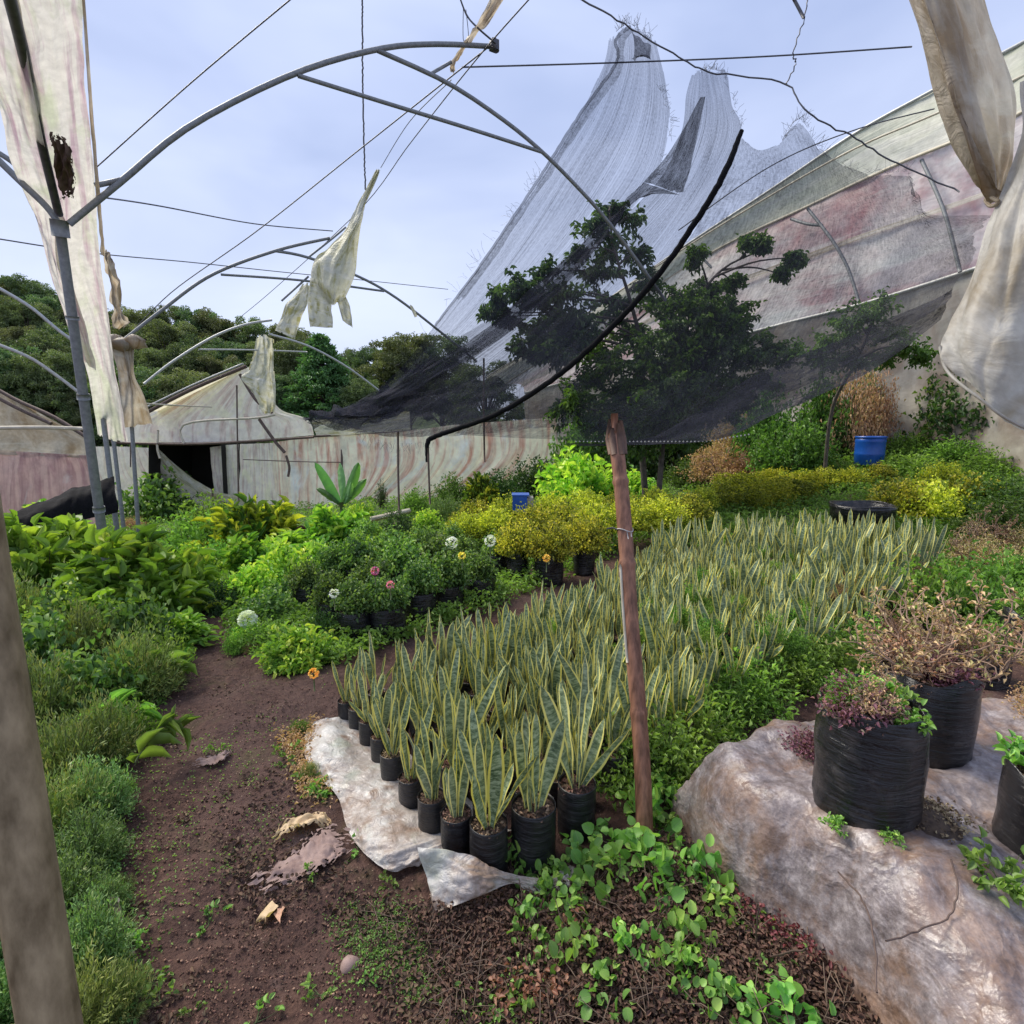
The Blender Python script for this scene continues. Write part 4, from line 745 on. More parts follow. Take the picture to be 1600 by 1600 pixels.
# low black netting over the bench at the left edge
d_ = thing('bench_netting', 'dark net draped over a low bench at the left edge behind the broad-leaved bush', 'shade net', tuple(P(90, 790, 6)))
m = MB(); patch(m, PG([[(-60, 815, 5.6), (40, 790, 6), (120, 760, 6.6), (178, 742, 7)], [(-60, 825, 5.4), (40, 805, 5.8), (120, 778, 6.3), (182, 765, 6.8)], [(-60, 860, 5.3), (40, 840, 5.7), (120, 815, 6.2), (185, 800, 6.7)]]), 60, 24, .05, (8, 2), 83); part(m, 'net_cover', M['net_hem'], d_)

# ================================================================ BACKGROUND TREES
def tree_mesh(kind, seed):
    g = np.random.default_rng(seed); fol = MB(); tr = MB(); Ht = 9.
    if kind == 'conifer':
        tr.tube([(0, 0, 0), (.05, 0, Ht*.5), (0, 0, Ht*.97)], [.22, .13, .03], 8)
        for k in range(520):
            z = g.uniform(.12, 1)**.9*Ht; R = 2.7*(1-(z/Ht)**2.6)*g.uniform(.75, 1.1)+.1; a = g.uniform(0, 6.283)
            tip = np.array([math.cos(a)*R, math.sin(a)*R, z-R*.12])
            if k % 4 == 0: tr.tube([(0, 0, z), tip*[.6, .6, 1], tip], [.04, .025, .01], 4, cap=False)
            q = 46; s = g.uniform(.35, 1.02, q)[:, None]; O = np.array([0, 0, z])*(1-s)+tip*s+g.normal(0, .13, (q, 3))*[1, 1, .5]
            leaves(fol, O, unit(g.normal(0, 1, (q, 3)))+unit(tip-[0, 0, z])*.8, .20, .075, 'small', np.clip(g.uniform(0, .7)+g.uniform(-.2, .3, q), 0, 1), g=g)
    else:
        tr.tube([(0, 0, 0), (.1, .1, Ht*.4), (-.1, 0, Ht*.75)], [.25, .17, .07], 8)
        for k in range(46):
            a = g.uniform(0, 6.283); z = Ht*g.uniform(.35 if kind == 'round' else .25, 1.); zz = (z/Ht-.62)/.42; R = 3.0*math.sqrt(max(.04, 1-zz*zz))*g.uniform(.5, 1.05)
            c_ = np.array([math.cos(a)*R, math.sin(a)*R, z]); tr.tube(catmull([(0, 0, z*.55), c_*[.5, .5, .8], c_], 5), [.08, .06, .05, .03, .015], 5, cap=False)
            for sub in range(7):
                cc = c_+g.normal(0, .55, 3)*[1, 1, .7]; q = 85; rad = g.uniform(.3, .62)
                O = cc+unit(g.normal(0, 1, (q, 3)))*rad*g.uniform(.2, 1, (q, 1))**.5*[1, 1, .7]
                leaves(fol, O, unit(g.normal(0, 1, (q, 3)))+[0, 0, .2], .17, .085, 'small', np.clip(g.uniform(0, .7)+g.uniform(-.2, .3, q), 0, 1), g=g)
    return fol, tr
TP = {}
for kd, mt in (('conifer', 'L_conifer'), ('round', 'L_far'), ('round2', 'L_far2'), ('olive', 'L_far3')):
    f_, t_ = tree_mesh('conifer' if kd == 'conifer' else 'round', hash_(kd)); TP[kd] = (f_.build('crown', M[mt]), t_.build('trunk', M['bark']))
def tree(kd, px, ytop, d, s, label, group=None, lean=0, wide=1., zg=None):
    tp = P(px, ytop, d); s_ = s; b = tp.copy(); b[2] = tp[2]-9*s_
    t = thing('conifer_tree' if kd == 'conifer' else 'background_tree', label, 'tree', tuple(b), rng.uniform(0, 6.28), group); t.scale = (s_*wide, s_*wide, s_)
    for q in TP[kd]: c = q.copy(); sc.collection.objects.link(c); c.parent = t
    return t
GT = 'trees on the wooded hill at the back left'
line = [(-40, 450), (30, 442), (70, 470), (110, 478), (150, 490), (215, 486), (260, 484), (300, 492), (340, 500), (385, 508), (440, 525)]
for k in range(46):
    px = -60+k*11.4; yt = np.interp(px, [a for a, b in line], [b for a, b in line]); row = k % 4
    g_ = H(P(px, yt, 55-row*7)[0], P(px, yt, 55-row*7)[1])
    tree(['round', 'olive', 'round2', 'round', 'olive'][k % 5], px+rng.uniform(-14, 14), yt+row*34+rng.uniform(-6, 10), 55-row*7, rng.uniform(.75, 1.1)*(1-.08*row), ['dark rounded tree', 'olive-tinted tree', 'mid-green tree', 'dark rounded tree', 'olive-tinted tree'][k % 5]+' among the massed crowns of the wooded hill behind the arches', GT)
tree('conifer', 500, 526, 30, .95, 'broad green conifer standing just left of the black net bundle', wide=1.1)
tree('round', 548, 556, 38, .62, 'dark narrow tree right of the green conifer', wide=.7)
tree('round', 458, 540, 40, .75, 'dark rounded tree left of the broad green conifer behind the torn gable rag')
tree('round2', 590, 552, 34, .6, 'dark leafy tree behind the net, between the conifer and the brown-topped tree')
tree('olive', 635, 535, 32, .72, 'brown-topped tree seen through the edge of the net')
tree('round', 690, 538, 33, .7, 'dark tree fully behind the netting, right of the brown-topped tree')
tree('round', 760, 580, 30, .6, 'dark low tree behind the netting folds', wide=1.2)
tree('round', 560, 600, 30, .45, 'small dark tree just above the black net bundle')
tree('round2', 442, 590, 30, .45, 'small bright tree behind the shredded gable plastic')

# trees inside the garden, under the net
def near_tree(name, label, base, trunk, clumps, mat, ll, lw, tm, dens, seed, tr_r=.05):
    g = np.random.default_rng(seed); base = np.array(base); t = thing(name, label, 'tree', tuple(base)); tr = MB(); fol = MB()
    tk = catmull(trunk, 20); tr.tube(tk, np.linspace(tr_r, .012, 20), 9)
    for (c_, R, flat) in clumps:
        c_ = np.array(c_); i = int(np.argmin(np.linalg.norm(tk-c_, axis=1)+2*np.maximum(0, tk[:, 2]-c_[2]+.1)))
        tr.tube(catmull([tk[i], (tk[i]+c_)/2+[0, 0, .08], c_], 8), np.linspace(.022, .007, 8), 6, cap=False)
        for q in range(int(15*max(R, .22)/.3)):
            e = c_+unit(g.normal(0, 1, 3))*R*[1, 1, flat]*g.uniform(.5, 1.75); tr.tube([c_, (c_+e)/2+g.normal(0, .03, 3), e], [.006, .004, .002], 4, cap=False)
            k = int(dens); s = g.uniform(.2, 1, k)[:, None]; O = c_*(1-s)+e*s+g.normal(0, .045, (k, 3))*[1, 1, .6]
            leaves(fol, O, unit(e-c_)*.7+unit(g.normal(0, 1, (k, 3)))*.8+[0, 0, -.3], ll*g.uniform(.6, 1.2, k), lw, tm, np.clip(g.uniform(0, .6)+g.uniform(-.2, .4, k), 0, 1), g=g)
    f = fol.build('crown', M[mat], loc=base); q = tr.build('trunk', M['bark'], loc=base)
    for o in (f, q): o.parent = t; o.location = (0, 0, 0)
D = 9.6; bA = P(1012, 745, D); bA[2] = H(bA[0], bA[1])
trunk = [bA, P(1000, 640, D), P(1005, 560, D), P(985, 470, D), P(960, 390, D), P(952, 330, D)]
cl = [(P(x, y, D+rng.uniform(-.5, .5)), r*1.1, .6) for x, y, r in ((870, 500, .4), (850, 545, .4), (885, 530, .4), (955, 330, .25), (930, 355, .22), (985, 345, .2), (950, 385, .3), (905, 395, .2), (1000, 400, .25), (930, 430, .35), (1010, 440, .3), (850, 425, .25), (810, 450, .3), (775, 465, .2), (790, 495, .25),
     (840, 470, .35), (880, 455, .3), (900, 500, .4), (850, 520, .35), (820, 545, .25), (870, 560, .35), (960, 480, .35), (990, 520, .35), (930, 545, .3), (760, 490, .12), (905, 530, .3), (1040, 480, .25))]
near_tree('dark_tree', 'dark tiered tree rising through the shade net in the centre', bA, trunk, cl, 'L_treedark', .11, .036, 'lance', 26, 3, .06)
D = 9.0; bB = P(1030, 740, D); bB[2] = H(bB[0], bB[1])
cl = [(P(x+rng.uniform(-12, 12), y+rng.uniform(-8, 8), D+rng.uniform(-.6, .6)), r, .8) for x, y, r in ((1070, 470, .3), (1110, 455, .22), (1110, 500, .35), (1060, 520, .4), (1130, 540, .4), (1080, 570, .45), (1030, 560, .4), (1000, 600, .4), (1060, 620, .5),
     (1120, 600, .45), (1150, 520, .22), (1160, 560, .3), (960, 620, .35), (920, 600, .3), (950, 570, .3), (1020, 650, .45), (900, 640, .35), (1180, 600, .3), (1090, 410, .12), (1200, 395, .2), (1170, 385, .12), (1230, 400, .13), (1150, 440, .15), (1210, 425, .1), (1100, 650, .35), (960, 660, .4), (1190, 560, .3), (1000, 680, .4), (1060, 670, .4), (1130, 560, .5), (1090, 540, .5), (1040, 600, .5), (1130, 500, .35), (1080, 490, .35), (940, 640, .4), (1140, 630, .4), (1020, 540, .3))]
near_tree('leafy_tree', 'dense mid-green leafy tree under the net, right of the dark tiered one', bB, [bB, P(1040, 650, D), P(1060, 560, D), P(1090, 470, D), P(1130, 420, D), P(1180, 395, D)], cl, 'L_mid', .075, .036, 'oval', 56, 5, .05)
D = 8.3; bC = P(1292, 700, 9.6); bC[2] = H(bC[0], bC[1])
cl = [(P(x, y, 8.4+rng.uniform(-.3, .3)), r, .7) for x, y, r in ((1350, 490, .3), (1330, 510, .28), (1300, 535, .25), (1370, 480, .2), (1280, 560, .2), (1390, 520, .25), (1420, 540, .2), (1240, 550, .2), (1440, 555, .2), (1380, 560, .2), (1330, 560, .25))]
near_tree('leafy_tree', 'olive climbing tree over the right end of the net, above the blue barrel', bC, [bC, P(1300, 640, 9.4), P(1335, 570, 8.9), P(1360, 510, 8.4), P(1350, 480, 8.4)], cl, 'L_mid', .06, .03, 'oval', 40, 7, .035)

KINDS['purple'] = (.24, .22, 50, 22, .034, .018, 'oval', dict(fill=.14, upb=.4, t0=.2), 'L_purple', 'dry_twig')
KINDS['seedling'] = (.12, .13, 16, 9, .035, .02, 'oval', dict(fill=.08, upb=.6, t0=.4, stem_r=.002), 'L_round', 'stem_green')
KINDS['round'] = (.16, .14, 12, 4, .056, .047, 'round', dict(fill=.07, upb=.4, t0=.4, stem_r=.002), 'L_round', 'stem_brown')
KINDS['twiggy'] = (.4, .3, 6, 5, .022, .01, 'small', dict(fill=.06, upb=.5, t0=.3, stem_r=.006, flat=1.3), 'L_dry', 'dry_twig')
KINDS['smallweed'] = (.07, .06, 7, 4, .022, .014, 'oval', dict(fill=.06, upb=.6, t0=.4, stem_r=.0015), 'L_weed', 'stem_green')
KINDS['dryleafy'] = (.36, .36, 110, 26, .024, .010, 'small', dict(fill=.07, upb=.5, t0=.3, stem_r=.003), 'L_dry', 'dry_twig')

# ================================================================ BEDS, POTS AND GROUND COVER
def groundpts(px, py, dz=0.):
    r = FW[None]+((px-800)/F)[:, None]*RT-((py-800)/F)[:, None]*UP; n = len(px); d = np.full(n, 99.); live = np.arange(n); k = .8
    while k < 42 and len(live):
        q = EYE+k*r[live]; hit = q[:, 2] <= H(q[:, 0], q[:, 1])+dz; d[live[hit]] = k*.99; live = live[~hit]; k *= 1.025
    p = EYE+d[:, None]*r
    p[:, 2] = H(p[:, 0], p[:, 1]); return p, d
def sample(poly, n, seed=0, avoid=()):
    g = np.random.default_rng(seed); a = np.array(poly, float); out = []
    x = g.uniform(a[:, 0].min(), a[:, 0].max(), n*4); y = g.uniform(a[:, 1].min(), a[:, 1].max(), n*4); k = inpoly(x, y, poly)
    for q in avoid: k &= ~inpoly(x, y, q)
    p, d = groundpts(x[k][:n], y[k][:n]); d = d*g.uniform(.985, 1.015, len(d)); ok = (d > 0) & (d < 40); return p[ok], d[ok], g
PATH = [(120, 1640), (185, 1500), (190, 1290), (200, 1180), (262, 1090), (285, 990), (300, 935), (345, 935), (350, 1000), (400, 1040), (530, 1050), (540, 1110), (470, 1130), (480, 1250), (560, 1380), (700, 1450), (760, 1640)]

# raised bed under plastic on the right
rim = [(1072, 1300, 0), (1120, 1378, 0), (1200, 1448, 0), (1285, 1512, 0), (1350, 1580, 0), (1400, 1680, 0), (1500, 1900, 0)]
back = [(1660, 1060, .36), (1560, 1066, .36), (1440, 1075, .36), (1330, 1085, .36), (1250, 1096, .36), (1180, 1112, .34), (1110, 1142, .3), (1072, 1175, .26), (1052, 1215, .16), (1054, 1262, .05)]
MP = [G(x, y, z)[:2] for x, y, z in rim] + [np.array([2.4, .1]), np.array([4.2, 1.2])] + [G(x, y, z)[:2] for x, y, z in back]
MP = [(float(a[0]), float(a[1])) for a in MP]
def mound_z(x, y):
    d = polydist(x, y, MP)+fbm(np.asarray(x)*3.5, np.asarray(y)*3.5, 31, 2)*.10
    t = np.clip(d/.17, 0, 1); prof = np.sqrt(np.clip(1-(1-t)**2, 0, 1))
    w = fbm(x*4, y*4, 32, 3)*.08*ss(0, .1, d)+(1-2*np.abs(fbm(x*6+y*3, y*5-x*4, 36, 4)*2))*.022+(1-2*np.abs(fbm(x*14-y*5, y*12+x*6, 37, 3)*2))*.007
    return H(x, y)-.11*(1-prof)-.0+(.35+.10*fbm(x*1.2, y*1.2, 40, 2))*prof+w, d
def mound():
    a = np.array(MP); xs = np.arange(a[:, 0].min()-.1, min(a[:, 0].max(), 4.2)+.1, .014); ys = np.arange(max(.2, a[:, 1].min()-.1), a[:, 1].max()+.1, .014)
    Xg, Yg = np.meshgrid(xs, ys); Z, d = mound_z(Xg, Yg); nx, ny = len(xs), len(ys)
    i, j = np.meshgrid(np.arange(ny-1), np.arange(nx-1), indexing='ij'); f = np.stack([i*nx+j, i*nx+j+1, (i+1)*nx+j+1, (i+1)*nx+j], -1).reshape(-1, 4)
    f = f[(d[:-1, :-1] > -.03).ravel()]; mb = MB(); mb.add(np.stack([Xg, Yg, Z], -1).reshape(-1, 3), f, np.stack([Xg, Yg, Xg*0], -1).reshape(-1, 3)*.35)
    tag(mb.build('covered_bed', M['film_mound']), 'raised soil bed wrapped in wet stained plastic film, lower right', 'plant bed')
mound()
def GM(px, py):
    p = G(px, py, .37)
    for _ in range(8):
        z, d = mound_z(np.array([p[0]]), np.array([p[1]])); r = FW+(px-800)/F*RT-(py-800)/F*UP; p = EYE+r*((z[0]-1.6)/r[2])
    return p

# --- bags
def bag(mb, r, h, seed=0, top=.0, seg=28, wob=.05):
    mb.lathe([(r*.8, -.004), (r*.97, .004), (r*1.0, h*.12), (r*1.0, h*.35), (r*1.015, h*.6), (r*1.0, h*.85), (r*1.0, h), (r*.985, h+.004), (r*.965, h-.004), (r*.96, h*.86)], (0, 0, 0), seg, wob, seed=seed)
    mb.lathe([(.001, .0), (r*.8, -.004)], (0, 0, 0), seg, 0)
def potsoil(mb, r, h, seed=0, n=160):
    g = np.random.default_rng(seed); mb.lathe([(r*.965, h*.93), (r*.5, h*.955), (.001, h*.965)], (0, 0, 0), 20, .03, seed=seed)
    a = g.uniform(0, 6.28, n); q = r*.93*np.sqrt(g.uniform(0, 1, n)); O = np.stack([q*np.cos(a), q*np.sin(a), np.full(n, h*.962)], -1)
    D = unit(g.normal(0, 1, (n, 3))*[1, 1, .35]); leaves(mb, O, D, g.uniform(.006, .013, n), .008, 'small', g.uniform(0, 1, n), g=g, mi=1)
# --- snake plants
def snake_leaves(seed, nl, Hh, spread=.35):
    g = np.random.default_rng(seed); mb = MB(); ns, nc = 12, 5
    for k in range(nl):
        a = 6.283*k/nl+g.uniform(-.4, .4); L = Hh*g.uniform(.62, 1.05)*(1 if k < nl-2 else .6); w = g.uniform(.0165, .026)*(L/.4)**.3
        lean = g.uniform(.05, spread+.12)*(1 if k < nl-2 else 1.5); s = np.linspace(0, 1, ns); dr = np.array([math.cos(a), math.sin(a), 0]); tw = a+g.uniform(-1.2, 1.2); dtw = g.uniform(-1.6, 1.6)
        cv = g.uniform(-.3, .45); c_ = dr*(.015+L*np.sin(lean)*(s+cv*s*s))[:, None]+np.array([0, 0, 1.])*(L*np.cos(lean)*s)[:, None]
        sd = np.array([-math.sin(a), math.cos(a), 0]); c_ = c_+sd*(g.normal(0, .02)*s*s)[:, None]
        wd = w*(.42+.58*ss(0, .45, s))*np.sqrt(np.clip(1-np.clip((s-.55)/.45, 0, 1)**2.2, 0, 1))+.0008
        th = tw+dtw*s; sx = np.stack([np.cos(th), np.sin(th), 0*th], -1); tn = unit(np.gradient(c_, axis=0)); sx = unit(sx-tn*np.sum(sx*tn, 1)[:, None]); nn = np.cross(sx, tn)
        u = np.linspace(-1, 1, nc); fold = .35*(1-.5*s)
        wave = .16*np.sin(s*14+g.uniform(0, 6))
        v = c_[:, None]+sx[:, None]*(u[None, :, None]*wd[:, None, None])+nn[:, None]*((np.abs(u)**1.5)[None, :, None]*(wd*fold)[:, None, None]+(np.sign(u)*np.abs(u)**3)[None, :, None]*(wd*wave)[:, None, None])
        i, j = np.meshgrid(np.arange(ns-1), np.arange(nc-1), indexing='ij'); f = np.stack([i*nc+j, i*nc+j+1, (i+1)*nc+j+1, (i+1)*nc+j], -1).reshape(-1, 4)
        uv = np.stack([np.broadcast_to(u[None], (ns, nc)), np.broadcast_to((s*L)[:, None], (ns, nc)), np.zeros((ns, nc))], -1).reshape(-1, 3)
        mb.add(v.reshape(-1, 3), f, uv, g.uniform(0, 1))
    return mb
SV = []
for k in range(9):
    t = thing('potted_snake_plant', 'x', 'potted plant', (0, 0, 0)); r = .056; h = .16
    mb = MB(); bag(mb, r, h, k, wob=.035, seg=22); mb.build('grow_bag', M['bag_dull'], t)
    mb = MB(); potsoil(mb, r, h, k, 120); mb.build('soil', [M['potsoil'], M['chips']], t)
    lv = snake_leaves(k+50, [7, 6, 8, 7, 6, 8, 7, 8, 6][k], [.34, .32, .37, .39, .30, .35, .38, .32, .40][k], [.2, .15, .25, .18, .2, .42, .15, .2, .12][k])
    for a in range(len(lv.v)): lv.v[a] = lv.v[a]+np.array([0, 0, h*.93])
    lv.build('leaves', M['snake'], t); SV.append(t)
front = [(764, 1362, 1.22, 5, 'splayed yellow-edged snake plant in the foremost bag of the bed corner'), (833, 1345, 1.45, 1, 'two-leaved snake plant in the widest bag, gritty soil showing, front of bed'),
    (900, 1300, 1.3, 3, 'snake plant left of the bamboo stake, orange label at its soil'), (714, 1335, 1.05, 4, 'snake plant second in the left edge row, just behind the splayed front one'),
    (676, 1300, 1.0, 6, 'snake plant third in the left edge row, beside the folded plastic'), (643, 1264, .92, 2, 'snake plant fourth in the left edge row with small weed at its foot'),
    (615, 1228, .98, 0, 'snake plant fifth in the left edge row, pale gravel topping its bag'), (597, 1195, .9, 7, 'snake plant sixth in the left edge row, half hidden bag'),
    (578, 1168, .88, 3, 'snake plant seventh in the left edge row on the plastic sheet'), (560, 1145, .85, 8, 'snake plant next to last at the far end of the left edge row'), (543, 1132, .82, 0, 'short snake plant at the far left corner of the bed, narrow bag')]
bed = [(543, 1128), (560, 1140), (600, 1190), (650, 1255), (700, 1312), (760, 1345), (840, 1332), (905, 1295), (985, 1240), (1050, 1195), (1160, 1120), (1290, 1035), (1400, 965), (1465, 915), (1430, 893), (1250, 884), (1100, 888), (1010, 905), (965, 960), (870, 1003), (790, 1033), (700, 1073), (620, 1108)]
def place_snake(k, p, s, rz, label, grp=None, tilt=(0, 0)): copy_thing(SV[k], (p[0], p[1], H(p[0], p[1])-.002), rz, s, label, grp, tilt)
occ = []
for px, py, s, k, lab in front:
    p = G(px, py); occ.append(p); place_snake(k, p, s, {5: 2.2}.get(k, rng.uniform(0, 6.28)), lab)
bw = [tuple(G(x, y)[:2]) for x, y in bed]; a = np.array(bw); e1 = unit(occ[3][:2]-occ[-1][:2]); e2 = np.array([-e1[1], e1[0]])
cand = []
for i in range(-60, 60):
    for j in range(-60, 60):
        q = occ[3][:2]+e1*i*.145+e2*(j+.5*(i % 2))*.152+rng.normal(0, .014, 2)
        if inpoly(np.array([q[0]]), np.array([q[1]]), bw)[0] and min(np.hypot(*(q-o[:2])) for o in occ) > .118: cand.append(q)
cand.sort(key=lambda q: np.hypot(*q)); print('snake plants', len(cand)+len(front))
zones = [(2.9, 'variegated snake plant crowded in the near part of the bed behind its front bags'), (3.9, 'variegated snake plant in the middle depth of the bed, beyond the near plants'), (99, 'small-looking snake plant in the far half of the bed, toward the golden shrubs')]
far_left = []
for idx, q in enumerate(cand):
    if idx >= 288: far_left.append(q); continue
    dd = math.hypot(*q); z = next(i for i, (lim, _) in enumerate(zones) if dd < lim)
    place_snake(int(rng.integers(0, 9)), q, rng.uniform(.78, 1.15), rng.uniform(0, 6.28), zones[z][1], ['snake plants of the near bed', 'snake plants of the middle bed', 'snake plants of the far bed'][z], (rng.normal(0, .08), rng.normal(0, .08)))
if far_left:
    mb = MB()
    src = [snake_leaves(300+k, 6, .46) for k in range(5)]
    for q in far_left:
        s = src[int(rng.integers(0, 5))]; an = rng.uniform(0, 6.28); ca, sa = math.cos(an), math.sin(an); z0 = H(q[0], q[1])+.17
        for v, f, uv, r in zip(s.v, s.f, s.uv, s.r):
            w = np.stack([v[:, 0]*ca-v[:, 1]*sa+q[0], v[:, 0]*sa+v[:, 1]*ca+q[1], v[:, 2]+z0], -1)
            f0 = f-f.min(); mb.add(w, f0, uv, r)
    tag(mb.build('snake_plant_mass', M['snake']), 'mass of snake plants at the very back edge of the bed', 'plants', kind='stuff')
for t in SV: kill(t)

# --- plastic under the bags, torn flaps
def gp(px, py, dz=.0): p = G(px, py, dz); p[2] = HF(p[0], p[1])+dz; return p
s_ = MB()
patch(s_, [[gp(492, 1136, .03), gp(476, 1150, .02), gp(478, 1190, .02), gp(500, 1222, .02), gp(528, 1252, .02), (gp(545, 1300, .02)), gp(570, 1340, .02), gp(610, 1362, .02), gp(655, 1352, .02)],
     [gp(515, 1126, .05), gp(515, 1145, .07), gp(522, 1185, .07), gp(548, 1215, .06), gp(575, 1250, .06), gp(590, 1288, .06), gp(612, 1318, .07), gp(640, 1335, .06), gp(672, 1342, .03)],
     [gp(540, 1124, .03), gp(555, 1150, .03), gp(575, 1180, .03), gp(600, 1215, .03), gp(630, 1250, .03), gp(660, 1280, .03), gp(690, 1305, .02), gp(710, 1322, .02), gp(720, 1335, .02)],
     [gp(580, 1124, .01), gp(620, 1150, .01), gp(640, 1180, .01), gp(660, 1200, .01), gp(690, 1230, .01), (gp(720, 1250, .01)), gp(750, 1270, .01), gp(780, 1290, .01), gp(800, 1300, .01)]], 170, 70, .016, (16, 5), 91, .006)
tag(s_.build('floor_film', M['film_floor']), 'crumpled pale plastic sheet edge lying under the left row of bags', 'plastic sheet')
s_ = MB()
patch(s_, [[gp(650, 1326, .16), gp(700, 1334, .14), gp(748, 1344, .12), gp(790, 1368, .08), gp(850, 1376, .05), gp(890, 1355, .03)], [gp(662, 1375, .07), gp(705, 1372, .11), gp(752, 1372, .12), gp(795, 1380, .07), gp(845, 1388, .04), gp(900, 1370, .03)],
     [gp(678, 1432, .01), gp(712, 1424, .04), gp(760, 1406, .06), gp(800, 1390, .05), gp(845, 1396, .02), gp(905, 1384, .02)]], 90, 40, .016, (7, 4), 93, .004)
tag(s_.build('film_flap', M['film_floor']), 'whitish plastic corner standing up in front of the foremost bags', 'plastic sheet')
def scrap(name, label, cat, rows, mat, nu=50, nv=24, wr=.012, tear=.08, seed=0, ws=(6, 4)):
    mb = MB(); patch(mb, [[gp(*q) for q in r] for r in rows], nu, nv, wr, ws, seed, tear); return tag(mb.build(name, M[mat]), label, cat)
scrap('cardboard_scrap', 'torn pinkish-brown scrap of wet cardboard trodden into the path', 'cardboard', [[(378, 1372, .02), (430, 1335, .03), (470, 1310, .03), (500, 1290, .04), (552, 1292, .03)], [(390, 1385, .03), (440, 1360, .04), (485, 1338, .04), (520, 1315, .05), (560, 1312, .03)], [(412, 1396, .02), (450, 1382, .02), (495, 1362, .03), (530, 1345, .03), (556, 1328, .02)]], 'card', 90, 40, .02, .30, 95, (9, 6))
scrap('cardboard_scrap', 'smaller orange-brown crumpled scrap above the torn cardboard', 'cardboard', [[(422, 1305, .03), (450, 1280, .04), (500, 1268, .04), (520, 1285, .03)], [(425, 1312, .03), (460, 1298, .05), (495, 1290, .04), (515, 1296, .02)]], 'L_dry', 50, 24, .025, .3, 96, (8, 6))
scrap('dry_leaf', 'curled dry brown leaf on the path below the cardboard', 'leaf', [[(400, 1432, .01), (412, 1430, .02)], [(405, 1425, .03), (420, 1436, .03)], [(425, 1410, .01), (436, 1422, .02)]], 'L_dry', 8, 10, .01, .0, 97)
scrap('dry_leaf', 'single tan leaf on the path under the larger curled one', 'leaf', [[(430, 1440, .01), (438, 1450, .02)], [(436, 1425, .02), (446, 1420, .02)]], 'L_dry', 8, 10, .01, 0, 98)
scrap('stone_slab', 'flat pale slab half sunk in the middle of the path', 'stone', [[(300, 1192, .02), (335, 1180, .02), (362, 1172, .015)], [(300, 1200, .02), (340, 1196, .03), (362, 1180, .02)]], 'card', 40, 20, .015, .35, 99)
scrap('film_scrap', 'grey-white triangular plastic scrap beside the blue-green hedge', 'plastic scrap', [[(170, 1402, .10), (178, 1402, .10)], [(158, 1430, .05), (190, 1430, .06)], [(150, 1450, .03), (190, 1452, .03)]], 'film_brown', 14, 14, .02, .04, 100)
scrap('film_scrap', 'small pale pointed scrap lower down the hedge edge', 'plastic scrap', [[(202, 1475, .05), (206, 1475, .05)], [(198, 1505, .02), (213, 1505, .02)]], 'film_brown', 8, 8, .02, .02, 101)

# --- bamboo stake
bs = G(1006, 1322); tp_ = P(962, 668, 2.16); t = thing('bamboo_stake', 'weathered reddish bamboo stake leaning in the centre, split top and string tied round it', 'stake', tuple(bs))
def along(s): return bs*(1-s)+tp_*s+np.array([.012*math.sin(s*3)+.010*abs(s-.655)*(-3 if s > .655 else 1)*(1 if s > .3 else .6)+.005*math.sin(s*9), 0, 0])
def bpart(mb, name, mat): o = mb.build(name, M[mat], loc=bs); o.parent = t; o.location = (0, 0, 0); return o
mb = MB(); S = np.linspace(-.08, .985, 120); rad = np.full(120, .031)-.003*S
for nd in (.30, .655, .86): rad += .005*np.exp(-((S-nd)/.006)**2)-.0015*np.exp(-((S-nd-.02)/.01)**2)
mb.tube([along(s) for s in S], rad, 22); bpart(mb, 'culm', 'bamboo')
mb = MB()
for a_, l_, r_2 in ((0., .05, .017), (1.4, .03, .013), (2.6, .055, .016), (4., .02, .014), (5.2, .04, .013)):
    o_ = np.array([math.cos(a_)*.020, math.sin(a_)*.020, 0]); mb.tube([along(.93)+o_*1.1, along(.97)+o_*1.25, along(.985)+o_+[0, 0, l_]], [r_2, r_2*1.1, r_2*.5], 8)
bpart(mb, 'split_top', 'bamboo_dark')
mb = MB(); mb.tube([along(.96), along(1.0)+[.002, 0, .0], along(1.0)+[.0, 0, .055]], [.016, .016, .014], 10); bpart(mb, 'inner_stick', 'bamboo')
mb = MB(); q = along(.74); mb.tube([q+np.array([.031*math.cos(x), .031*math.sin(x), .006*math.sin(x*2)]) for x in np.linspace(0, 12.6, 40)], .0022, 5); mb.tube([q+[.0, -.037, 0], q+[.006, -.041, -.03]], .002, 5); mb.tube([q+[.016, -.036, 0], q+[.018, -.04, -.022]], .002, 5); bpart(mb, 'string', 'string')
mb = MB(); mb.tube([q+[-.03, 0, .0], q+[-.05, -.01, .008], q+[-.07, 0, .002]], .003, 5); bpart(mb, 'wire_end', 'wire')
mb = MB(); mb.tube([along(s)+np.array([-.028, -.012, 0]) for s in np.linspace(.42, .655, 20)], .006, 6); bpart(mb, 'pale_edge', 'bamboo_pale')

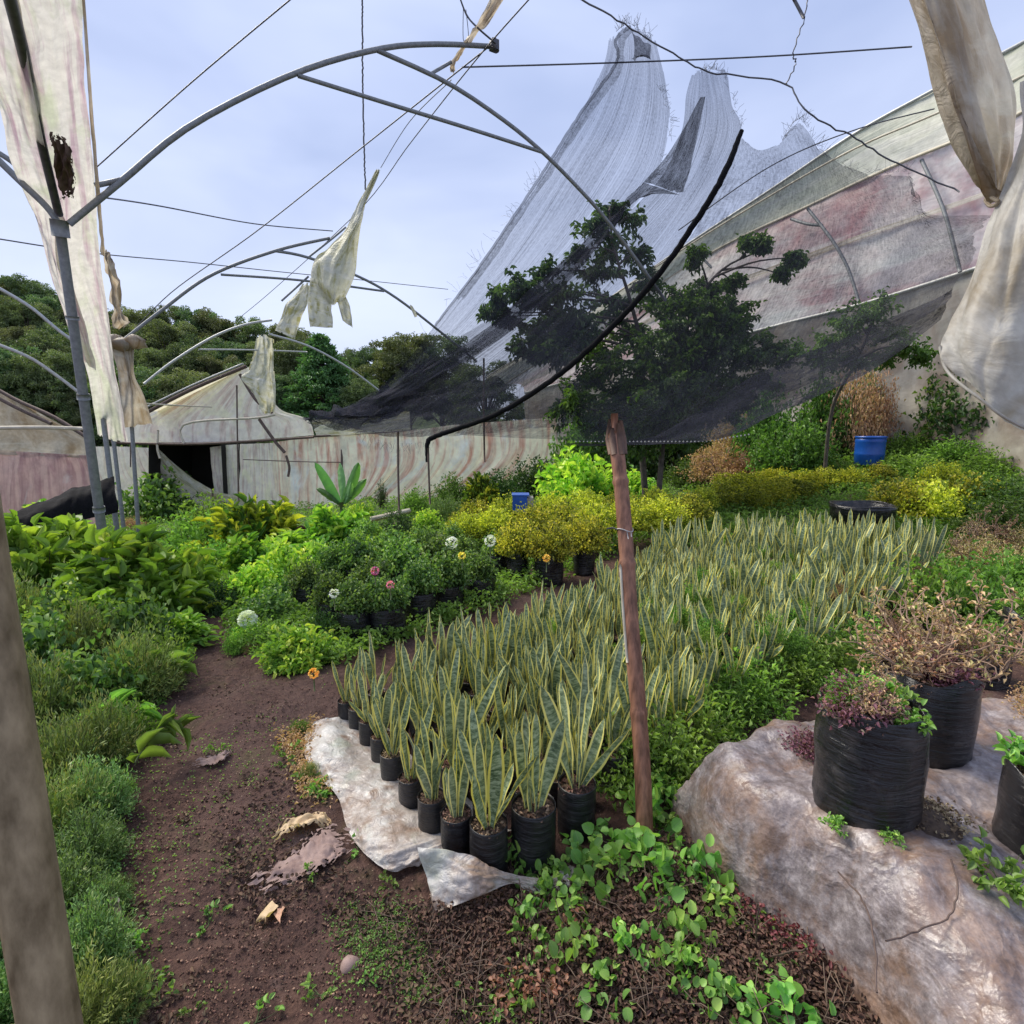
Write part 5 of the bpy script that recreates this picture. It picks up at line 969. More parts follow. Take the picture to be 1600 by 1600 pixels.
# --- big black bags on the covered bed
def bigbag(px, py, r, h, label, veg, seed, loc=None, name='planting_bag'):
    p = GM(px, py) if loc is None else np.array(loc); t = thing(name, label, 'planter bag', (p[0], p[1], p[2]-.01), seed)
    mb = MB(); bag(mb, r, h, seed, seg=64, wob=.12); 
    v = mb.v[0]; th = np.arctan2(v[:, 1], v[:, 0]); z = v[:, 2]/h; v[:, :2] *= (1+.012*np.sin(z*38+3*np.sin(th*2+seed))*(z < .95))[:, None]; v[:, 2] += np.where(z > .8, .018*np.sin(th*2+seed)+.012*np.sin(th*5), 0)
    o = mb.build('grow_bag', M['bag'], t)
    mb = MB(); potsoil(mb, r*.99, h*.97, seed, 500); mb.build('soil', [M['potsoil'], M['chips']], t)
    for (kd, vr, s, off) in veg:
        f, st = proto(kd, vr)
        for q in (f, st):
            c_ = q.copy(); sc.collection.objects.link(c_); c_.parent = t; c_.location = (off[0], off[1], h*.93); c_.scale = (s, s, s*(off[2] if len(off) > 2 else 1))
    return t
bigbag(1346, 1256, .141, .335, 'large glossy wrinkled black bag standing alone at the front of the covered bed', [('purple', 0, .45, (-.06, .03)), ('seedling', 0, .7, (.06, -.05)), ('seedling', 1, .6, (.1, .0)), ('purple', 1, .4, (.03, .04)), ('seedling', 2, .55, (-.04, -.09)), ('weed', 1, .38, (-.02, .05)), ('twiggy', 1, .45, (-.05, .02))], 1)
bigbag(1440, 1165, .155, .33, 'black bag right behind the large front bag, holding the bare twiggy bush', [('twiggy', 0, 1., (.0, .05)), ('purple', 2, .5, (-.05, 0)), ('twiggy', 1, 1., (-.05, -.05)), ('seedling', 0, .7, (.04, .0)), ('twiggy', 2, .8, (.05, 0))], 2)
bigbag(1522, 1085, .16, .33, 'black bag with fresh green weeds, third back along the covered bed', [('seedling', 1, 1.2, (-.04, 0)), ('weed', 0, .8, (0, .04)), ('twiggy', 2, .6, (.05, 0))], 3)
bigbag(1604, 1040, .17, .40, 'dark bag at the right edge, rearmost on the covered bed', [('weed', 1, .8, (0, 0)), ('seedling', 0, 1.2, (-.08, 0))], 4)
bigbag(1640, 1330, .13, .26, 'black bag cut off by the right edge of the photo, near the camera', [('seedling', 2, .9, (-.04, -.02)), ('seedling', 0, .8, (0, .0))], 5)
def onmound(kind, var, px, py, s, name, label, sz=1.): p = GM(px, py); p[2] -= .01; return shrub(kind, var, p, s, name, label, 'plant', sz=sz)
onmound('seedling', 0, 1300, 1290, .35, 'seedling', 'small green sprout at the left foot of the large glossy bag')
onmound('seedling', 1, 1392, 1312, .3, 'seedling', 'small green sprout at the right foot of the large glossy bag')
onmound('seedling', 2, 1565, 1380, .8, 'seedling', 'bright green leafy rosette near the bag at the right photo edge')
onmound('dryleafy', 1, 1650, 1120, .5, 'dry_shrub', 'straw-coloured small-leaved bush at the right edge above the near bag')
onmound('purple', 1, 1262, 1170, .35, 'purple_rosette', 'pink-purple leafy rosette beside the large glossy bag')
p = GM(1440, 1275); mb = MB(); n_ = 900; g = np.random.default_rng(5); a = g.normal(0, .045, (n_, 2)); O = np.stack([p[0]+a[:, 0]*1.3, p[1]+a[:, 1], p[2]+.035*np.exp(-(a**2).sum(1)/.004)], -1)
mb.lathe([(.11, -.02), (.07, .015), (.03, .034), (.001, .038)], p, 18, .2); leaves(mb, O, g.normal(0, 1, (n_, 3))*[1, 1, .3], .011, .009, 'small', g.uniform(0, 1, n_), mi=1, g=g)
tag(mb.build('spilled_soil', [M['potsoil'], M['chips']]), 'little heap of spilled gritty soil right of the large glossy bag', 'soil', kind='stuff')
for q in ([(1310, 1370), (1345, 1410), (1366, 1480), (1368, 1560)], [(1385, 1478), (1430, 1462), (1480, 1440), (1496, 1400), (1484, 1350)], [(1185, 1420), (1182, 1455), (1186, 1500), (1260, 1490)]):
    w = [GM(x, y)+np.array([0, 0, .012]) for x, y in q]; tag(MB().tube(catmull(w, 24)+rng.normal(0, .0012, (24, 3)), .0022, 6).build('dry_stalk', M['rust']), {1310: 'thin dead stalk standing at the lower middle of the covered bed', 1385: 'dark curved stalk lying along the right of the covered bed', 1185: 'short dead stalk at the left foot of the covered bed'}[q[0][0]], 'twig')

# --- potted rows
def potted(kind, var, px, py, bagw, s, label, grp=None, dz=0., hb=.25, name='potted_shrub', sz=1.):
    g_ = G(px, py); dep = (g_-EYE)@FW; r = bagw/F*dep/2; hb_ = hb
    t = thing(name, label, 'potted plant', (g_[0], g_[1], H(g_[0], g_[1])-.01), rng.uniform(0, 6.28), grp)
    mb = MB(); bag(mb, r, hb_, int(px), seg=24, wob=.22); mb.build('grow_bag', M['bag'], t); mb = MB(); potsoil(mb, r, hb_, int(px), 80); mb.build('soil', [M['potsoil'], M['chips']], t)
    for q in proto(kind, var):
        c_ = q.copy(); sc.collection.objects.link(c_); c_.parent = t; c_.location = (0, 0, hb_*.9); c_.scale = (s, s, s*sz)
    return t
roses = [(556, 1008, 46, .8), (606, 1000, 50, .95), (655, 975, 46, .9), (700, 962, 44, .85), (748, 945, 46, .85), (520, 990, 40, .8), (582, 960, 40, .9), (632, 935, 40, .95), (684, 925, 40, .9), (730, 915, 40, .85), (775, 905, 40, .75), (560, 930, 36, .9), (610, 905, 36, .9), (662, 898, 36, .8), (480, 960, 36, .8), (520, 930, 36, .85), (575, 880, 34, .8), (712, 885, 34, .75)]
roses = [(x, y-6, w, s) for x, y, w, s in roses]
RL = {0: 'rose bush in a shiny black bag at the lower left corner of the rose row', 1: 'rose bush in a large crumpled black bag, second along the front of the rose row', 2: 'rose bush in a sagging black bag midway along the front of the rose row', 3: 'rose bush in a black bag with yellowish leaves, front of the row', 4: 'rose bush in the rightmost front black bag beside the pink soil'}
for i, (x, y, w, s) in enumerate(roses):
    s *= rng.uniform(.85, 1.15)
    potted('rose', i, x, y, w*1.12, s*.80, RL.get(i, 'rose bush in the rear rows, bag hidden by the front bushes'), None if i in RL else 'rose bushes behind the front row', name='potted_rose', sz=1.25)
for x, y, w, s, lab in ((810, 905, 34, .8, 'golden shrub in the clear black bag nearest the rose row'), (858, 912, 44, .85, 'golden shrub in a slumped black bag left of the bamboo stake'), (912, 898, 34, .85, 'golden shrub in a black bag touching the left side of the stake')):
    potted('duranta', x, x, y, w, s, lab, None, hb=.3, name='potted_shrub', sz=1.2)
gy = [(735, 872, .85), (775, 868, .9), (830, 868, .95), (880, 866, 1.), (930, 862, .95), (985, 858, 1.), (1035, 850, .95), (1075, 838, .85), (745, 845, .9), (800, 842, 1.), (860, 840, 1.), (915, 836, 1.), (970, 832, .9), (1025, 825, .85), (1095, 815, .7), (720, 850, .6)]
for i, (x, y, s) in enumerate(gy):
    p = G(x, y); p[2] = H(p[0], p[1])+.22; shrub('duranta', i, p, s*1.12, 'golden_shrub', 'golden-leaved shrub massed in the long row behind the snake plants and stake', 'shrub', 'golden shrubs of the long middle row')
for i, (x, y, w, kd, lab) in enumerate([(1215, 772, 60, 'duranta', 'low golden shrub at the left end of the short row before the barrel'), (1250, 768, 60, 'duranta', 'low golden shrub second in the short row before the barrel'), (1290, 766, 60, 'duranta', 'low golden shrub in the middle of the short row before the barrel'), (1330, 762, 55, 'duranta', 'low golden shrub directly below the blue barrel'),
        (1375, 752, 50, 'duranta', 'small golden shrub just right of the barrel foot'), (1405, 812, 110, 'duranta', 'bright golden shrub right of the black tub'), (1450, 812, 110, 'duranta', 'wide golden shrub, second right of the black tub'), (1505, 805, 110, 'duranta', 'golden shrub running into the green weeds at the right'), (1470, 770, 80, 'duranta', 'golden shrub behind the wide golden one at the right'),
        (1550, 712, 75, 'goldspray', 'orange-gold flowering sprig high on the right slope'), (1590, 735, 60, 'duranta', 'golden-green shrub at the far right edge below the curtain')]):
    pxshrub(kd, i, x, y, w, 'golden_shrub', lab)

# --- backing bushes
BB = [('croton', 0, 405, 872, 150, 1.0, 'croton_bush', 'rounded croton with drooping yellow-green leaves before the plastic wall'), ('broad', 1, 392, 905, 90, 1., 'broad_leaved_bush', 'upright light green bush in front of the croton'),
 ('broad', 2, 528, 868, 95, 1.1, 'broad_leaved_bush', 'pale upright leafy plant directly below the banana plant'), ('broad', 0, 575, 880, 80, .9, 'broad_leaved_bush', 'light green bush right of the pale upright plant'),
 ('croton', 1, 752, 800, 62, 1.5, 'golden_croton', 'tall yellow croton against the end of the plastic wall'), ('midbush', 1, 708, 800, 70, 1.2, 'green_bush', 'dark green drooping bush left of the tall yellow croton'),
 ('darkbush', 0, 832, 778, 100, .9, 'dark_bush', 'dark shrub with yellow tips behind the blue box'), ('lush', 0, 905, 790, 130, 1.2, 'green_bush', 'bright green leafy bush left of the stake top'), ('lush', 1, 868, 775, 90, 1.1, 'green_bush', 'bright green bush beside the blue box'),
 ('lush', 2, 985, 785, 90, 1., 'green_bush', 'heart-leaved green plant right of the stake, above the golden row'), ('midbush', 0, 1235, 745, 130, 1.05, 'green_bush', 'large rounded grey-green bush left of the blue barrel'), ('midbush', 2, 1265, 720, 90, 1.3, 'green_bush', 'tall green bush between the rounded one and the barrel'),
 ('dryleafy', 0, 1120, 755, 120, 1.1, 'dry_bush', 'reddish dry weeds behind the trunks under the net'), ('dryleafy', 1, 1170, 745, 90, 1.1, 'dry_bush', 'yellowish dry weeds left of the rounded grey-green bush'), ('midbush', 1, 1080, 760, 90, .7, 'green_bush', 'low green bush at the foot of the leafy tree'),
 ('dryleafy', 2, 1325, 712, 100, 3., 'wall_creeper', 'red-brown creeper climbing the plastic wall above the barrel'), ('midbush', 0, 1285, 715, 90, 2.2, 'wall_creeper', 'green creeper under the right end of the net'), ('darkbush', 1, 1515, 705, 160, 1.35, 'variegated_bush', 'variegated bush overhanging the wall left of the curtain'),
 ('midbush', 2, 1560, 690, 120, 1.1, 'green_bush', 'dark green bush behind the foot of the curtain'), ('weed', 0, 1410, 712, 60, 1., 'weed_clump', 'green weed clump right of the barrel'), ('weed', 1, 1445, 705, 60, .9, 'weed_clump', 'weed clump below the variegated bush'), ('weed', 2, 1490, 725, 90, .8, 'weed_clump', 'grey-green weeds below the orange-gold sprig'),
 ('weed', 0, 1540, 745, 90, .8, 'weed_clump', 'grey-green weeds on the slope at the right, under the curtain'), ('weed', 1, 1430, 745, 100, .6, 'weed_clump', 'low grey-green weeds between barrel and big golden shrubs'), ('midbush', 1, 1560, 815, 130, .8, 'green_bush', 'tall mixed green weeds at the right edge behind the dry bush'),
 ('rose', 0, 225, 800, 110, 1.6, 'green_shrub', 'thin shrub with yellow spots in front of the fallen plastic'), ('rose', 1, 260, 815, 110, 1.2, 'green_shrub', 'loose shrub beside the fallen plastic, right of the yellow-spotted one'), ('weed', 0, 305, 880, 130, 1.1, 'weed_clump', 'tall soft weeds left of the croton'), ('weed', 2, 330, 840, 100, 1.2, 'weed_clump', 'green grassy weeds between the croton and fallen plastic'),
 ('rose', 2, 20, 745, 150, 1.4, 'green_shrub', 'leafy branches hanging at the left edge above the dark net'), ('conifer_s', 0, 597, 795, 26, 1.8, 'small_conifer', 'tiny dark conifer before the plastic wall, right of the banana plant')]
BB += [('midbush', 0, 905, 760, 110, 1.6, 'green_bush', 'dark leafy bush under the net, left of the stake top'), ('darkbush', 1, 990, 755, 130, 1.6, 'dark_bush', 'dark bush under the net, right of the stake top'), ('darkbush', 2, 1060, 745, 120, 1.7, 'dark_bush', 'dark bush at the trunks under the net'),
 ('dryleafy', 2, 1140, 735, 110, 2., 'dry_bush', 'tall brownish weeds under the low edge of the net'), ('midbush', 1, 1190, 730, 100, 1.9, 'green_bush', 'tall green bush behind the brownish weeds'), ('dryleafy', 0, 1365, 705, 70, 3.6, 'wall_creeper', 'orange-brown creeper leaves high on the wall under the net'), ('midbush', 2, 1345, 700, 60, 3., 'wall_creeper', 'green creeper strands beside the wall post above the barrel'),
 ('midbush', 0, 1480, 700, 120, 1.6, 'green_bush', 'yellow-green bush high on the slope under the plastic curtain'), ('darkbush', 0, 780, 790, 80, 1., 'dark_bush', 'dark low bush between the tall yellow croton and the blue box')]
KINDS['conifer_s'] = (.2, .4, 90, 20, .03, .01, 'needle', dict(fill=.05, upb=.8, t0=.1, flat=.6), 'L_dark', 'stem_brown')
for kd, vr, x, y, w, sz, nm, lab in BB: pxshrub(kd, vr, x, y, w, nm, lab, sz=sz)

# --- broad-leaved bush round the left post, hedge and path-side shrubs
for i, (x, y, w, sz, lab) in enumerate([(95, 940, 210, .95, 'large broad-leaved bush with pale new leaves left of the grey post'), (230, 965, 190, .95, 'large broad-leaved bush with yellowing leaves right of the grey post'), (45, 900, 160, .9, 'broad-leaved bush at the left photo edge under the dark net'), (160, 985, 170, .7, 'lower broad-leaved bush at the foot of the grey post'), (260, 1010, 120, .6, 'small broad-leaved bush spilling onto the path')]):
    pxshrub('broad', i, x, y, w, 'broad_leaved_bush', lab, sz=sz)
hedge = [(70, 1150, 150, 'rosemary'), (150, 1120, 140, 'rose'), (215, 1095, 130, 'rosemary'), (255, 1060, 100, 'weed'), (60, 1080, 150, 'rose'), (135, 1055, 130, 'rosemary'), (215, 1030, 120, 'rose'), (100, 1240, 150, 'rosemary'), (160, 1200, 130, 'rosemary'), (215, 1160, 90, 'weed'), (95, 1330, 160, 'rosemary'), (150, 1290, 120, 'needle'),
         (140, 1370, 120, 'needle'), (100, 1440, 130, 'needle'), (165, 1430, 80, 'needle'), (140, 1530, 150, 'needle'), (185, 1590, 110, 'rosemary'), (120, 1640, 170, 'rosemary'), (20, 1480, 120, 'needle'), (10, 1600, 120, 'needle'), (30, 1000, 120, 'rosemary'), (100, 1010, 110, 'rose')]
adj = {'rosemary': 'bronze-green rosemary-like clump', 'needle': 'blue-green needle-leaved clump', 'rose': 'small-leaved green clump', 'weed': 'soft weedy clump'}
for i, (x, y, w, kd) in enumerate(hedge):
    zone = 'at the bottom of the left hedge beside the thick pole' if y > 1500 else 'in the lower middle of the left hedge' if y > 1300 else 'in the middle of the left hedge' if y > 1140 else 'at the far end of the left hedge below the broad-leaved bush'
    pxshrub(kd, i, x, y, w, 'hedge_clump', adj[kd]+' '+zone, 'shrub', 'clumps of the hedge left of the path', sz=1.45)
for i, (x, y, w, kd, sz, lab) in enumerate([(468, 1035, 115, 'lush', 1., 'bright green leafy bush at the edge of the path, left of the first snake plants'), (420, 1012, 90, 'weed', .8, 'yellowish weeds left of the bright green path-side bush'), (400, 945, 100, 'lush', 1.2, 'green plant behind the white flower head'), (450, 925, 110, 'lush', 1.3, 'leafy green bush between the white flower and rose row'),
        (500, 900, 110, 'broad', .7, 'light green broad-leaved plant left of the rose row'), (455, 880, 100, 'broad', .7, 'light green broad-leaved plant under the croton'), (370, 905, 80, 'weed', 1., 'soft grey-green weeds at the head of the path'), (530, 960, 80, 'rose', 1., 'shaggy rose-leaved bush just behind the bright green one'), (430, 975, 90, 'rose', 1., 'low bush with pale leaves behind the round white flower')]):
    pxshrub(kd, i, x, y, w, 'path_side_plant', lab, 'plant', sz=sz)
fill = [(340, 890), (365, 930), (420, 900), (450, 945), (480, 935), (505, 1005), (545, 905), (600, 870), (640, 872), (560, 855), (480, 860), (300, 840), (275, 850), (350, 955), (390, 1005), (440, 1040), (370, 1020), (300, 900), (205, 830), (180, 860), (330, 800), (620, 845), (670, 830), (700, 820), (650, 808), (560, 830)]
for i, (x, y) in enumerate(fill):
    kd = ['weed', 'lush', 'dryleafy', 'rose', 'weed', 'darkbush', 'lush', 'needle'][i % 8]
    pxshrub(kd, i, x, y, rng.uniform(38, 70), 'filler_plant', 'small mixed '+('green plant' if kd != 'dryleafy' else 'half-dry plant')+' between the larger bushes left of the golden shrubs', 'plant', 'small plants between the left bushes' if kd != 'dryleafy' else 'half-dry plants between the left bushes', sz=rng.uniform(.9, 1.5))
edge = [(215, 1130), (235, 1105), (262, 1075), (275, 1040), (290, 990), (200, 1180), (195, 1240), (198, 1320), (190, 1400), (208, 1480), (215, 1560), (225, 1600), (470, 1145), (455, 1180), (485, 1215), (500, 1240), (430, 1050), (395, 1020)]
for i, (x, y) in enumerate(edge):
    kd = ['weed', 'smallweed', 'rosemary', 'seedling', 'weed', 'dryleafy'][i % 6]
    pxshrub(kd, i, x, y, rng.uniform(35, 60), 'edge_weed', 'small weed spilling over the edge of the dark path', 'weed', 'weeds along the path edges')
# banana plant
g0 = G(538, 815); g0[2] = H(g0[0], g0[1]); dep = (g0-EYE)@FW; t = thing('banana_plant', 'young banana plant with four broad upright leaves before the plastic wall', 'banana plant', tuple(g0))
mb = MB(); tb = P(533, 785, dep); mb.tube([g0, tb], [.07, .045], 10); o = mb.build('stem', M['stem_green'], loc=g0); o.parent = t; o.location = (0, 0, 0)
for pts, w in (([(533, 788), (515, 760), (497, 722)], .17), ([(534, 785), (532, 755), (526, 725)], .13), ([(536, 785), (550, 755), (563, 722)], .15), ([(530, 790), (510, 775), (488, 765)], .12), ([(536, 790), (545, 775), (552, 752)], .1), ([(536, 788), (553, 770), (572, 748)], .13), ([(533, 790), (512, 768), (500, 740)], .12)):
    w *= .8; c_ = catmull(PG([pts], dep)[0], 16)+np.outer(np.linspace(0, 1, 16)**2, [0, rng.uniform(-.25, .25), 0]); s = np.linspace(0, 1, 16); wd = w*np.sin(np.pi*np.clip(s**1.25*.95+.03, 0, 1))**.8; mb = MB(); tn = unit(np.gradient(c_, axis=0)); sx = unit(np.cross(tn, [0.2, 1, .3]))
    rows = np.stack([c_-sx*wd[:, None]+[0, .05, 0], c_, c_+sx*wd[:, None]+[0, .05, 0]], 1); patch(mb, rows, 9, 30, .015, (2, 14), int(w*100), 0, r=rng.uniform(.2, .8)); o = mb.build('leaf', M['L_banana'], loc=g0); o.parent = t; o.location = (0, 0, 0)
# round white flower head, small blooms
def bloom(px, py, dep, R, mat, label, n=220):
    c_ = P(px, py, dep); g = np.random.default_rng(int(px)); mb = MB(); d = unit(g.normal(0, 1, (n, 3))); leaves(mb, c_+d*R*.8, d+g.normal(0, .3, (n, 3)), R*.4, R*.45, 'round', g.uniform(0, 1, n), up=np.array([0, 0, 1.]), g=g)
    mb.tube([c_, c_-[0, 0, R*4]], .004, 5, mi=1); tag(mb.build('flower', [M[mat], M['stem_green']]), label, 'flower')
dd = ((G(387, 1000)-EYE)@FW)
bloom(387, 968, dd-.1, .062, 'petal_w', 'round white flower head at the left side of the path'); bloom(586, 892, 3.9, .028, 'petal_p', 'pink rose bloom left of its pair in the rose row', 60); bloom(610, 914, 3.7, .026, 'petal_p', 'lower pink rose bloom in the rose row', 60)
bloom(722, 868, 4.3, .028, 'petal_o', 'peach rose bloom near the right of the rose row', 60); bloom(522, 927, 3.7, .03, 'petal_w', 'cream rose bloom at the left of the rose row', 60); bloom(766, 845, 4.6, .045, 'petal_w', 'white blooms behind the rose row near the golden shrubs', 80); bloom(706, 848, 4.8, .05, 'petal_w', 'white blossom cluster left of the white blooms', 80)
bloom(490, 1052, 2.95, .026, 'petal_o', 'orange marigold on the bare soil beside the snake plants', 70); bloom(854, 872, 4.5, .03, 'petal_o', 'orange bloom among the black bags under the golden shrubs', 60)
mb = MB(); c_ = G(402, 985); mb.lathe([(.001, -.03), (.07, -.02), (.08, .02), (.05, .06), (.001, .07)], c_, 14, .35, seed=4); tag(mb.build('stone', M['stone']), 'grey stone beside the round white flower head', 'stone')
mb = MB(); c_ = G(548, 1512); mb.lathe([(.001, -.02), (.028, -.01), (.03, .015), (.015, .03), (.001, .032)], c_, 12, .35, seed=6); tag(mb.build('stone', M['card']), 'small round brown stone on the path near the bottom', 'stone')

# --- barrel, box, tub
q = P(1357, 722, 10.2); q[2] -= .05; t = thing('plastic_barrel', 'bright blue open-topped plastic barrel at the back right', 'barrel', tuple(q))
R = .245; hh = .52
mb = MB(); mb.lathe([(R*.9, 0), (R*.97, .02), (R*.99, .18), (R*1.02, .2), (R*.99, .22), (R*1.0, .42), (R*1.03, .44), (R*1., .46), (R*.99, hh-.02), (R*.93, hh-.02), (R*.9, .06), (.001, .05)], (0, 0, 0), 40); mb.build('barrel_body', M['barrel'], t)
mb = MB(); mb.lathe([(R*.99, hh-.03), (R*1.05, hh-.02), (R*1.05, hh+.01), (R*.97, hh+.012), (R*.96, hh-.02)], (0, 0, 0), 40); mb.build('rim', M['barrel'], t)
q = P(812, 792, 7.6); q[2] = max(q[2]-.05, H(q[0], q[1])); t = thing('plastic_crate', 'small blue box with white side behind the golden shrubs', 'box', tuple(q)); mb = MB()
mb.box((0, 0, .1), (.2, .25, .24)); mb.build('crate_body', M['barrel'], t, smooth=False); mb = MB(); mb.box((.145, .01, .09), (.085, .22, .2)); mb.build('side_panel', M['film_curt'], t, smooth=False); mb = MB(); mb.box((.01, 0, .225), (.24, .27, .02)); mb.build('rim', M['barrel'], t, smooth=False)
q = P(1345, 808, 6.7); t = thing('rubber_tub', 'wide flattened black tub with shiny rim behind the snake plants', 'tub', tuple(q)); mb = MB()
mb.lathe([(.27, -.12), (.34, -.08), (.35, .12), (.36, .15), (.33, .16), (.31, .12), (.3, .02), (.001, 0)], (0, 0, 0), 40, .06, seed=3); mb.build('tub_wall', M['bag'], t)
mb = MB(); mb.tube([(.345*math.cos(a), .345*math.sin(a), .155+.01*math.sin(3*a)) for a in np.linspace(0, 6.283, 50)], .014, 8); mb.build('rim', M['bag'], t)
for x, y, lab in ((575, 802, 'weathered plank lying on the ground right of the banana plant'),):
    mb = MB(); mb.tube([P(578, 812, 9.5), P(640, 798, 10.2)], .05, 4); tag(mb.build('plank', M['bamboo_pale']), lab, 'plank')
mb = MB(); mb.tube([gp(615, 862, .02), gp(665, 852, .02), gp(690, 846, .02)], .025, 4); tag(mb.build('plank', M['bamboo_pale']), 'pale plank edging the soil patch behind the rose row', 'plank')
mb = MB(); mb.lathe([(.001, -.03), (.09, -.02), (.1, .03), (.06, .09), (.001, .1)], G(622, 822), 14, .35, seed=8); tag(mb.build('stone', M['card']), 'brown stone at the foot of the thin upright wire', 'stone')

# --- dry bush mass behind the bags, right
for i, (x, y, w, kd, sz, lab) in enumerate([(1330, 955, 130, 'dryleafy', .9, 'brown dry small-leaved bush invading the snake plants behind the large bag'), (1425, 935, 170, 'dryleafy', .9, 'reddish dry bush behind the twiggy one'), (1540, 905, 150, 'dryleafy', .9, 'dry bush at the right edge above the rear bags'), (1600, 880, 130, 'dryleafy', 1., 'dry bush at the far right edge below the weeds'), (1490, 890, 150, 'twiggy', 1.2, 'bare pale twigs sticking out above the reddish dry bush'),
        (1385, 1000, 100, 'dryleafy', .9, 'low brown bush between snake plants and the twiggy bag'), (1440, 975, 140, 'weed', 1.3, 'bright green weeds in front of the reddish dry bush'), (1520, 975, 150, 'weed', 1.2, 'bright green weeds between the rear bags'), (1330, 1010, 100, 'weed', 1., 'green weeds climbing into the brown bush left of the twiggy bag'), (1400, 905, 90, 'twiggy', 1.2, 'bare twigs at the back corner of the snake plant bed'), (1560, 870, 140, 'twiggy', 1.2, 'pale tangled twigs near the right edge'), (1480, 935, 90, 'weed', 1.2, 'green weed tuft growing through the reddish dry bush'), (1580, 925, 90, 'weed', 1.3, 'green weed tuft in the right edge dry bush'), (1560, 850, 130, 'midbush', .8, 'green leafy bush behind the right edge dry bushes')]):
    pxshrub(kd, i, x, y, w, 'dry_bush' if kd != 'weed' else 'weed_clump', lab, sz=sz)
# --- weeds between bed and mound, individually placed
WL = [(1000+rng.uniform(0, 260), 0) for _ in range(0)]
k = 0
for x, y, s in [(1035, 1215, 1.), (1060, 1180, 1.), (1090, 1150, 1.), (1130, 1125, 1.), (1175, 1105, 1.), (1215, 1085, .9), (1255, 1075, 1.), (1110, 1100, .9), (1060, 1130, .9), (1165, 1070, .9), (1210, 1050, .9), (1260, 1040, 1.), (1300, 1060, .9), (1230, 1020, .8), (1290, 1020, .9), (1330, 1040, .8), (990, 1235, .8), (1020, 1180, .8), (1010, 1130, .6), (950, 1210, .5)]:
    p = G(x, y); p[2] = H(p[0], p[1]); shrub('weed', k, p, s*1.05, 'weed_clump', 'feathery light green weed clump between the snake plants and the covered bed', 'weed', 'weeds left of the covered bed'); k += 1
gq = np.random.default_rng(99); EX = [(x, y, .35+.3*gq.random()) for x, y in zip(gq.uniform(960, 1440, 90), gq.uniform(880, 1120, 90)) if inpoly(np.array([x]), np.array([y]), bed)[0] and (y-880) > (1250-x)*.45][:34]
for x, y, s in EX+[(960, 1100, .5), (1060, 1030, .5), (860, 1050, .45), (1150, 1010, .5), (900, 990, .45), (1080, 960, .45), (1200, 960, .5)]:
    p = G(x, y); p[2] = H(p[0], p[1])+.24; shrub(['weed', 'weed', 'dryleafy'][k % 3] if x > 1250 else 'weed', k, p, s*.9, 'weed_clump', 'small weed tuft growing up among the snake plant leaves', 'weed', 'weeds among the snake plants'); k += 1
# --- round-leaved sprigs on the bank
VN = [(800, 1370), (840, 1400), (880, 1360), (925, 1335), (960, 1365), (1000, 1345), (1045, 1310), (1075, 1340), (1040, 1250), (1100, 1375), (790, 1470), (830, 1490), (905, 1500), (930, 1470), (1070, 1475), (1095, 1530), (915, 1580), (1180, 1600), (1010, 1290), (940, 1290), (870, 1395), (930, 1385), (975, 1400), (1020, 1380), (1060, 1420), (1010, 1420), (885, 1440), (830, 1440), (950, 1455), (990, 1480), (1120, 1430), (1140, 1500), (1050, 1530), (960, 1560), (770, 1430), (1130, 1590), (1235, 1600)]
for i, (x, y) in enumerate([q for j_, q in enumerate(VN) if j_ % 3 != 1]):
    p = G(x, y); p[2] = H(p[0], p[1])+.005; shrub('round', i, p, rng.uniform(.5, .85) if y < 1420 else rng.uniform(.4, .6), 'round_leaved_sprig', 'round-leaved green sprig '+('at the foot of the bamboo stake and front bags' if y < 1420 else 'scattered on the brown bank below the stake'), 'plant', 'sprigs at the stake foot' if y < 1420 else 'sprigs on the brown bank', sz=rng.uniform(.9, 1.5))
for i, (x, y) in enumerate([(826, 1575), (480, 1380), (325, 1440), (250, 1580), (300, 1595), (400, 1600), (575, 1545), (240, 1535), (500, 1560), (640, 1250), (450, 1200), (480, 1225), (440, 1180), (340, 1185), (560, 1330), (610, 1380)]):
    p = G(x, y); p[2] = HF(p[0], p[1]); shrub('smallweed', i, p, rng.uniform(.5, 1.1), 'path_seedling', 'tiny green seedling sprouting from the bare soil of the path', 'weed', 'seedlings on the path')
# bamboo-like blades leaning over the path
for i, (x0, y0, x1, y1) in enumerate([(110, 1180, 225, 1160), (215, 1230, 290, 1185), (200, 1100, 285, 1080)]):
    a_ = G(x0, y0); a_[2] += .12; b_ = G(x1, y1); b_[2] += .16; mb = MB(); c_ = catmull([a_, (a_+b_)/2+[0, 0, .08], b_], 14); mb.tube(c_, .0035, 5, mi=1)
    for q in range(14): leaves(mb, c_[q:q+1], unit(b_-a_)[None]+rng.normal(0, .6, (1, 3)), rng.uniform(.08, .15), .018, 'lance', [rng.uniform(.3, .8)])
    tag(mb.build('grassy_shoot', [M['L_weed'], M['stem_green']]), ['long pale grassy shoot arching out of the hedge, middle', 'grassy shoot leaning furthest over the path', 'grassy shoot near the top of the hedge'][i], 'grass shoot')

